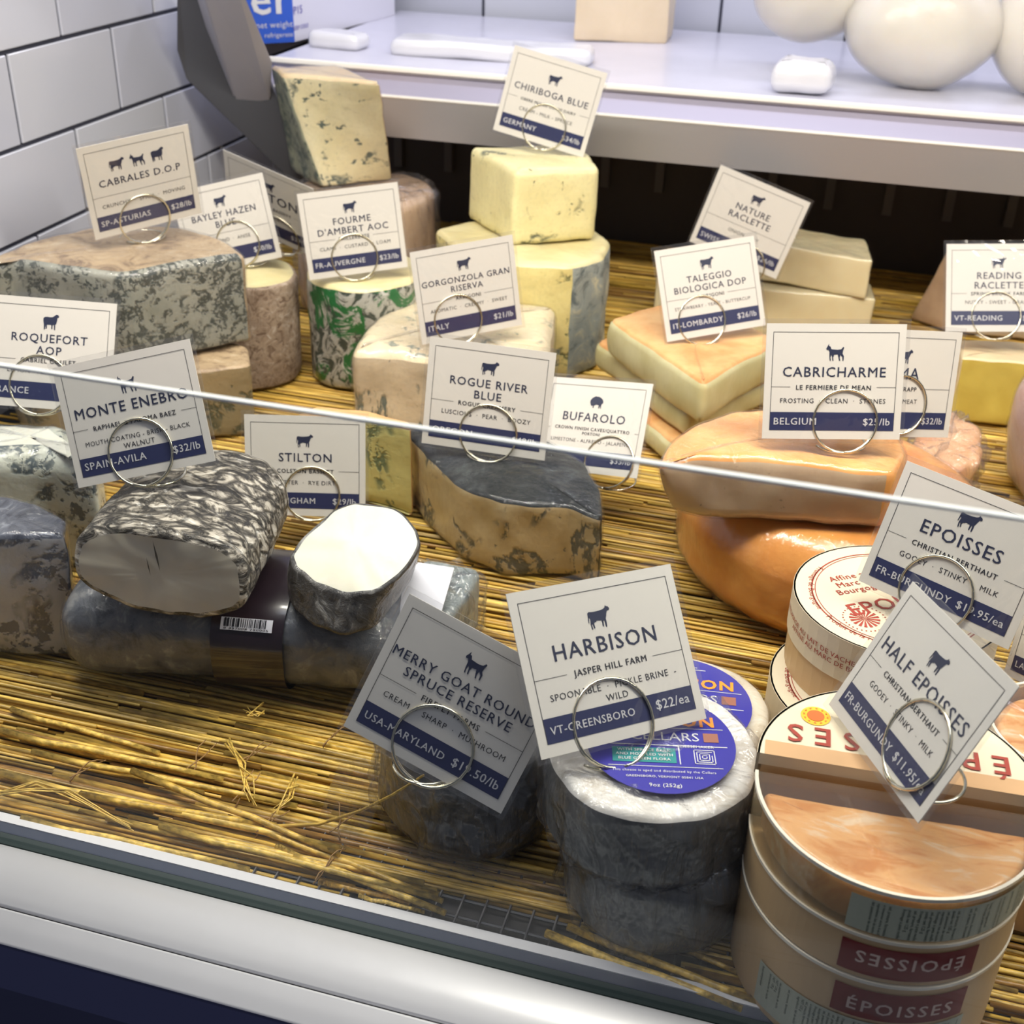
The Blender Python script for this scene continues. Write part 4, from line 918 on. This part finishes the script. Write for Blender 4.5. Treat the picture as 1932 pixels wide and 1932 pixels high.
def ball(label, px, py, R, sq, seed, zc=None):
    c = P(px, py, Zs); c = c+np.array([0, R, 0]); zc = Zs+R*sq*.98 if zc is None else zc
    root = thing('mozzarella_bag', label, 'cheese', (float(c[0]), float(c[1]), Zs), group='bagged white cheeses on the upper shelf')
    bm = bmesh.new(); bmesh.ops.create_icosphere(bm, subdivisions=5, radius=1)
    for v_ in bm.verts:
        q = v_.co.normalized(); s_ = 1+.05*noise.noise(q*1.6+Vector((seed, 0, 0)))
        v_.co = Vector((q.x*R*s_, q.y*R*s_*.8, q.z*R*sq*s_+(R*.30*max(0, q.z-.8)/.2)))
    me = bpy.data.meshes.new('cheese_ball'); b2 = bm.copy()
    for v_ in b2.verts: v_.co *= .965
    b2.to_mesh(me); b2.free(); o = link('cheese_ball', me, m_mozz, root, True); o.location = (0, 0, zc-Zs)
    me = bpy.data.meshes.new('clear_bag'); bm.to_mesh(me); bm.free(); o = link('clear_bag', me, m_bag, root, True); o.location = (0, 0, zc-Zs); return root
m_mozz = smooth_cheese('milky white cheese', (.80, .76, .66), (.78, .72, .60), .4, .2, sss=.3, bs=.1)
ball('round white cheese in a bag on the upper shelf, nearest the beige block', 1500, 158, .060, .93, 1, Zs+.028+.058)
ball('largest round white cheese in a clear bag on the upper shelf', 1722, 190, .074, .80, 2)
ball('round white cheese in a bag on the upper shelf, cut off by the frame edge', 1985, 205, .066, .92, 3)

# ================================================================ price cards in wire rings
COW = [(-.50,.14),(-.5,.22),(-.44,.27),(-.2,.245),(.06,.26),(.2,.28),(.3,.33),(.34,.42),(.38,.36),(.43,.37),(.5,.28),(.48,.21),(.38,.2),(.33,.1),(.29,-.02),(.25,-.1),(.26,-.24),(.24,-.42),(.19,-.42),(.18,-.2),(.15,-.13),(.13,-.2),(.11,-.38),(.06,-.38),(.06,-.14),(-.16,-.11),(-.2,-.16),(-.25,-.16),(-.3,-.22),(-.28,-.38),(-.33,-.4),(-.36,-.22),(-.4,-.24),(-.38,-.42),(-.43,-.43),(-.45,-.2),(-.42,-.02),(-.46,.08),(-.5,-.16),(-.53,-.16)]
GOAT = [(-.5,.2),(-.44,.3),(-.36,.46),(-.35,.33),(-.28,.32),(-.22,.17),(.1,.14),(.3,.17),(.40,.30),(.46,.26),(.40,.1),(.38,-.06),(.46,-.2),(.45,-.44),(.40,-.44),(.38,-.24),(.27,-.12),(.24,-.28),(.28,-.44),(.22,-.44),(.17,-.26),(.13,-.1),(-.06,-.12),(-.10,-.26),(-.08,-.44),(-.14,-.44),(-.17,-.2),(-.22,-.12),(-.25,-.28),(-.22,-.44),(-.28,-.44),(-.31,-.2),(-.32,.02),(-.37,.14),(-.46,.13)]
SHEEP = [(-.42,.06),(-.42,.22),(-.34,.29),(-.2,.31),(-.05,.29),(.1,.31),(.2,.38),(.3,.46),(.4,.45),(.47,.36),(.44,.30),(.37,.28),(.36,.1),(.33,-.06),(.27,-.12),(.28,-.42),(.22,-.42),(.2,-.14),(.12,-.14),(.12,-.38),(.06,-.38),(.05,-.14),(-.2,-.14),(-.2,-.38),(-.26,-.38),(-.28,-.14),(-.3,-.42),(-.36,-.42),(-.38,-.12)]
BISON = [(-.46,.0),(-.44,.14),(-.34,.28),(-.2,.36),(-.1,.42),(.0,.38),(.1,.4),(.25,.34),(.4,.24),(.48,.08),(.46,-.04),(.38,-.08),(.36,-.22),(.38,-.38),(.32,-.38),(.28,-.2),(.24,-.38),(.18,-.38),(.18,-.16),(.0,-.14),(-.14,-.22),(-.16,-.38),(-.22,-.38),(-.22,-.2),(-.28,-.26),(-.36,-.22),(-.42,-.1)]
SIL = dict(cow=COW, goat=GOAT, sheep=SHEEP, bison=BISON)
POSE = {"cabrales": [-0.5404, 0.8569, 0.1524, 98.65, -6.12, 49.73, 0.0895, 0.0759, -0.0027, 0.0074],
 "hazen": [-0.5086, 0.936, 0.0974, 74.05, -14.68, 11.32, 0.0857, 0.0729, 0.0065, 0.0188],
 "colston": [-0.5149, 1.0212, 0.0973, 109.97, 14.46, -6.88, 0.0946, 0.0804, 0.0088, 0.008],
 "fourme": [-0.3928, 0.9366, 0.1046, 79.93, -4.15, 31.74, 0.085, 0.0716, -0.002, 0.0142],
 "gorgonzola": [-0.2717, 0.877, 0.0871, 79.52, -4.08, 38.49, 0.0857, 0.0727, -0.0109, 0.0145],
 "chiriboga": [-0.2835, 1.1114, 0.1861, 80.56, 12.31, 2.17, 0.088, 0.076, 0.0015, 0.0155],
 "nature": [-0.0967, 1.1439, 0.0865, 84.13, 15.71, -6.39, 0.09, 0.0766, 0.0112, -0.0005],
 "taleggio": [-0.0849, 0.9413, 0.0889, 66.42, -5.45, 30.56, 0.0856, 0.0726, -0.0113, 0.0125],
 "reading": [0.1394, 1.0441, 0.0821, 60.97, -3.05, 11.89, 0.0869, 0.0739, -0.0021, 0.0134],
 "cabricharme": [0.0127, 0.6897, 0.1276, 71.39, -1.68, 14.3, 0.0825, 0.0688, 0.0079, 0.0109],
 "trapp": [0.0523, 0.7407, 0.1116, 74.1, 7.17, 31.79, 0.0812, 0.0677, 0.001, 0.0205],
 "bufarolo": [-0.1519, 0.7644, 0.0392, 55.18, -9.0, -12.66, 0.0825, 0.0687, 0.0179, 0.0093],
 "rogue": [-0.216, 0.7223, 0.0659, 76.39, 1.52, 3.61, 0.0876, 0.0746, 0.0028, 0.0133],
 "roquefort": [-0.49, 0.6255, 0.0997, 62.35, 2.75, 14.35, 0.0856, 0.0727, -0.0047, 0.0155],
 "monte": [-0.3522, 0.5243, 0.1248, 65.54, -14.83, 13.44, 0.0823, 0.0683, -0.0004, 0.0127],
 "stilton": [-0.3266, 0.6677, 0.0243, 73.01, -0.18, 15.04, 0.0825, 0.0698, 0.0046, 0.0157],
 "merry": [-0.1469, 0.4015, 0.0687, 63.34, 19.05, -4.16, 0.0829, 0.0699, -0.0003, 0.0124],
 "harbison": [-0.0563, 0.4171, 0.0976, 50.24, 3.94, 41.69, 0.0849, 0.0724, -0.005, 0.0081],
 "epoisses": [0.0739, 0.5554, 0.1011, 68.29, 2.68, -25.64, 0.0819, 0.0679, -0.0018, 0.0113],
 "half": [0.0452, 0.4134, 0.1155, 62.99, -3.63, -62.51, 0.0795, 0.0663, 0.0158, 0.0202],
 "lan": [0.1462, 0.5648, 0.0566, 71.65, -10.14, -43.24, 0.0677, 0.0534, 0.0041, 0.009]}
#            emblems, name lines, name width, producer, flavours, band left, band right, label, surface the ring stands on
INFO = dict(
 cabrales=(['cow', 'goat', 'sheep'], ['CABRALES D.O.P'], .74, '', 'CRUNCHY  -  SPICY  -  MOVING', 'SP-ASTURIAS', '$28/lb', 'white price card with cow, goat and sheep emblems in a row', 'grey mottled half wheel'),
 hazen=(['cow'], ['BAYLEY HAZEN', 'BLUE'], .72, '', 'ALMOND  -  ANISE', 'VERMONT', '$30/lb', 'price card half hidden behind the three emblem card', 'speckled drum'),
 colston=(['cow'], ['STILTON'], .62, 'COLSTON BASSETT', 'BUTTER - RYE DIRT', 'ENGLAND', '$29/lb', 'shaded price card tilted sideways behind the tall marbled wedge, mostly hidden', 'rear pile'),
 fourme=(['cow'], ['FOURME', "D'AMBERT AOC"], .74, 'PAILLERETTE', 'CLAMS  -  CUSTARD  -  LOAM', 'FR-AUVERGNE', '$23/lb', 'price card with cow emblem standing on the green foil drum', 'green foil drum'),
 gorgonzola=(['cow'], ['GORGONZOLA GRAN', 'RISERVA'], .86, 'ARRIGONI', 'AROMATIC  -  CREAMY  -  SWEET', 'ITALY', '$21/lb', 'glossy sleeved price card on the ivory gorgonzola wedge', 'ivory gorgonzola wedge'),
 chiriboga=(['cow'], ['CHIRIBOGA BLUE'], .80, 'OBERE MUHLE CO-OP DAIRY', 'CREAM - MILK - SPRUCE', 'GERMANY', '$34/lb', 'bright white price card tilted on top of the squarish yellow block', 'squarish yellow block'),
 nature=(['cow'], ['NATURE', 'RACLETTE'], .56, '', 'ONION - HAY', 'SWISS', '$26/lb', 'price card leaning diagonally against the pale stacked blocks', 'pale blocks'),
 taleggio=(['cow'], ['TALEGGIO', 'BIOLOGICA DOP'], .72, 'ARRIGONI', 'STRAWBERRY - YEAST - BUTTERCUP', 'IT-LOMBARDY', '$26/lb', 'price card with bulging sleeve above the peach rinded slabs', 'peach rinded slabs'),
 reading=(['cow'], ['READING', 'RACLETTE'], .50, 'SPRING BROOK FARM', 'NUTTY - SWEET - GRASSY', 'VT-READING', '$32/lb', 'price card above the golden yellow slab at the frame edge', 'golden yellow slab'),
 cabricharme=(['goat'], ['CABRICHARME'], .74, 'LE FERMIERE DE MEAN', 'FROSTING  -  CLEAN  -  STONES', 'BELGIUM', '$25/lb', 'wide beige price card with goat emblem on the cut orange half wheel', 'cut orange half wheel'),
 trapp=(['cow'], ['OMA'], .30, 'VON TRAPP', 'CURED MEAT', 'VERMONT', '$32/lb', 'white price card half covered by the wide beige goat card', 'salmon pink piece'),
 bufarolo=(['bison'], ['BUFAROLO'], .60, 'CROWN FINISH CAVES/QUATTRO PORTONI', 'LIMESTONE - ALFREDO - JALAPENO', 'ITALY', '$33/lb', 'price card with shaggy buffalo emblem beside the dark leaf wrapped wedge', 'reed mat'),
 rogue=(['cow'], ['ROGUE RIVER', 'BLUE'], .66, 'ROGUE CREAMERY', 'LUSCIOUS  -  PEAR  -  BOOZY', 'OREGON', '$48/lb', 'grey beige price card standing on the dark leaf wrapped wedge', 'dark leaf wrapped wedge'),
 roquefort=(['sheep'], ['ROQUEFORT', 'AOP'], .66, 'GABRIEL COULET', 'LEMON - PEPPER - WOOL', 'FRANCE', '$34/lb', 'price card with single sheep emblem at the frame edge', 'white mottled piece'),
 monte=(['goat'], ['MONTE ENEBRO'], .82, 'RAPHAEL & PALOMA BAEZ', 'MOUTH-COATING - BRISK - BLACK|WALNUT', 'SPAIN-AVILA', '$32/lb', 'shaded grey price card leaning on the ash coated log', 'ash coated log'),
 stilton=(['cow'], ['STILTON'], .44, 'COLSTON BASSETT', 'BUTTER  -  RYE DIRT', 'NOTTINGHAM', '$29/lb', 'beige price card low between the two ash coated logs', 'reed mat'),
 merry=(['goat'], ['MERRY GOAT ROUND', 'SPRUCE RESERVE'], .88, 'FIREFLY FARMS', 'CREAM  -  SHARP  -  MUSHROOM', 'USA-MARYLAND', '$19.50/lb', 'tilted beige goat emblem card on the small dark wrapped cheese', 'small dark wrapped cheese'),
 harbison=(['cow'], ['HARBISON'], .62, 'JASPER HILL FARM', 'SPOONABLE  -  PICKLE BRINE  -|WILD', 'VT-GREENSBORO', '$22/ea', 'largest white price card with cow emblem, on the blue labelled wheel', 'white topped wheel'),
 epoisses=(['cow'], ['EPOISSES'], .52, 'CHRISTIAN BERTHAUT', 'GOOEY  -  STINKY  -  MILK', 'FR-BURGUNDY', '$19.95/ea', 'large tan price card tilted over the round wooden boxes', 'upper round box'),
 half=(['cow'], ['HALF EPOISSES'], .82, 'CHRISTIAN BERTHAUT', 'GOOEY  -  STINKY  -  MILK', 'FR-BURGUNDY', '$11.95/ea', 'price card turned like a diamond above the half moon boxes', 'half moon boxes'),
 lan=(['sheep'], ['OSSAU'], .5, 'FROMAGERIE', 'SHEEP - HAZELNUT', 'LANGRES', '$24/lb', 'corner of a price card cut off at the frame edge beside the diamond turned card', 'box'),
)
def put_fit(mb, s, cx, y, wmax, size, **k): return put_text(mb, s, cx, y, width=wmax, size=size, **k)
CLIP = {k: v[7].replace('price card', 'card') for k, v in INFO.items()}
CLIP.update(lan='card cut off at the frame edge', colston='shaded card hidden behind the tall marbled wedge', cabricharme='wide beige goat card on the orange half wheel', harbison='largest white cow emblem card', taleggio='card above the peach rinded slabs', bufarolo='shaggy buffalo emblem card', merry='tilted goat emblem card near the rail')
for key, (ox, oy, oz, ra, rb_, rc2, w, h, u, v) in POSE.items():
    em, names, nw, prod, flav, bl, br, label, where = INFO[key]
    root = thing('price_card', label, 'price card', (ox, oy, oz), (math.radians(ra), math.radians(rb_), math.radians(rc2)), 'price cards in clear sleeves')
    W = w/2
    def part(name, mb, m, lab=None, bevel=0):
        o = mb.build(name, m, root, bevel=bevel)
        if lab: o['label'] = lab
        return o
    part('card', MB().box((-W, 0, -.0005), (W, h, 0)), m_card)
    mg = .0022; part('clear_sleeve', MB().box((-W-mg, -mg, -.0008), (W+mg, h+mg*1.3, .0007)), m_sleeve)
    inx, y0, y1 = W*.90, h*.075, h*.93; t = .00028; Z = .00018; mb = MB()
    quad(mb, -inx, y1, inx, y1-t, Z); quad(mb, -inx, y0, -inx+t, y1, Z); quad(mb, inx-t, y0, inx, y1, Z)
    two = len(names) == 2; yp = h*.44 if not two else h*.42
    tw = text(prod, .02, 1.15)[2] if prod else 0; pw = min(w*.62, tw*w*.05) if prod else 0
    if '/' in prod: pw = w*.76
    if prod: quad(mb, -inx, yp+.0009, -pw/2-w*.03, yp+.0009+t*.8, Z); quad(mb, pw/2+w*.03, yp+.0009, inx, yp+.0009+t*.8, Z)
    else: quad(mb, -inx, yp, inx, yp+t*.8, Z)
    part('border_line', mb, m_ink2)
    ecy = h*(.785 if two else .755); es = w*.135
    for i, e in enumerate(em):
        mb = MB(); put_poly(mb, SIL[e], (i-(len(em)-1)/2)*es*1.35, ecy, es, Z); part(e+'_emblem', mb, m_ink)
    mb = MB()
    if two:
        s0_ = w*.092; k2 = nw
        longest = max(range(2), key=lambda i: text(names[i], .014, 1.12)[2]); kk = min(s0_, nw*w/text(names[longest], .014, 1.12)[2])
        for i, s_ in enumerate(names): put_text(mb, s_, 0, h*.60-i*kk*1.02, size=kk, z=Z, bold=.014, gap=1.12)
    else: put_text(mb, names[0], 0, h*.545, width=nw*w, z=Z, bold=.014, gap=1.12)
    part('cheese_name', mb, m_ink)
    mb = MB()
    if '/' in prod: put_text(mb, prod.rsplit(' ', 1)[0], 0, yp+w*.005, width=w*.72, z=Z, gap=1.15, bold=.03); put_text(mb, 'PORTONI', 0, yp-w*.035, size=w*.036, z=Z, gap=1.15, bold=.03)
    elif prod: put_text(mb, prod, 0, yp-.0006, width=w*.6, size=w*.048, z=Z, gap=1.15, bold=.03)
    if prod: part('producer_line', mb, m_ink2)
    mb = MB(); fl_ = flav.split('|')
    put_text(mb, fl_[0].replace('  -  ', '  ·  '), 0, h*.315, width=w*.76, size=w*.050, z=Z, gap=1.1, bold=0)
    if len(fl_) > 1: put_text(mb, fl_[1], 0, h*.245, size=w*.050, z=Z, gap=1.1, bold=0)
    part('flavour_line', mb, m_ink2)
    mb = MB(); quad(mb, -inx, y0, inx, h*.235 if len(fl_) == 1 else h*.225, Z*.9); b_ = part('country_band', mb, m_band, 'navy blue band')
    mb = MB(); put_text(mb, bl, -inx+w*.03, h*.125, width=w*.50, size=w*.072, align='l', z=Z*1.8, bold=.02, gap=1.12)
    o = mb.build('country_lettering', m_white_ink, b_)
    mb = MB(); put_text(mb, br, inx-w*.03, h*.125, width=w*.30, size=w*.072, align='r', z=Z*1.8, bold=.02, gap=1.08)
    o = mb.build('price_lettering', m_white_ink, b_)
    # wire holder: tight coil gripping the card, its foot a second loop lying on the cheese
    r = .23*w; wr = .00075
    hold = thing('wire_card_holder', 'round wire clip holding the ' + CLIP[key], 'card holder', (ox, oy, oz), (math.radians(ra), math.radians(rb_), math.radians(rc2)), 'wire ring card holders')
    pts = []
    for i in range(61):
        a = -math.pi/2+2*math.pi*2.0*i/60; s_ = i/60
        pts.append((u+r*math.cos(a), v+r*math.sin(a), .0016-s_*.0036+(.0 if s_ < .5 else -.0)))
    o = MB().tube(pts, wr, 7).build('ring_coil', m_wire, hold, True)
    Rm = hold.rotation_euler.to_matrix().inverted(); dn = Rm @ Vector((0, 0, -1)); bx = Rm @ Vector((math.cos(math.radians(rc2)), math.sin(math.radians(rc2)), 0)); by = Rm @ Vector((-math.sin(math.radians(rc2)), math.cos(math.radians(rc2)), 0))
    ft = Vector((u, v-r, 0)); ff = []
    for i in range(31):
        a = -math.pi*.85+math.pi*1.75*i/30; ff.append(ft+bx*(r*.86*math.cos(a))+by*(r*.86*math.sin(a)+r*.8)-dn*.0002)
    MB().tube(ff, wr, 6).build('foot_loop', m_wire, hold, True)
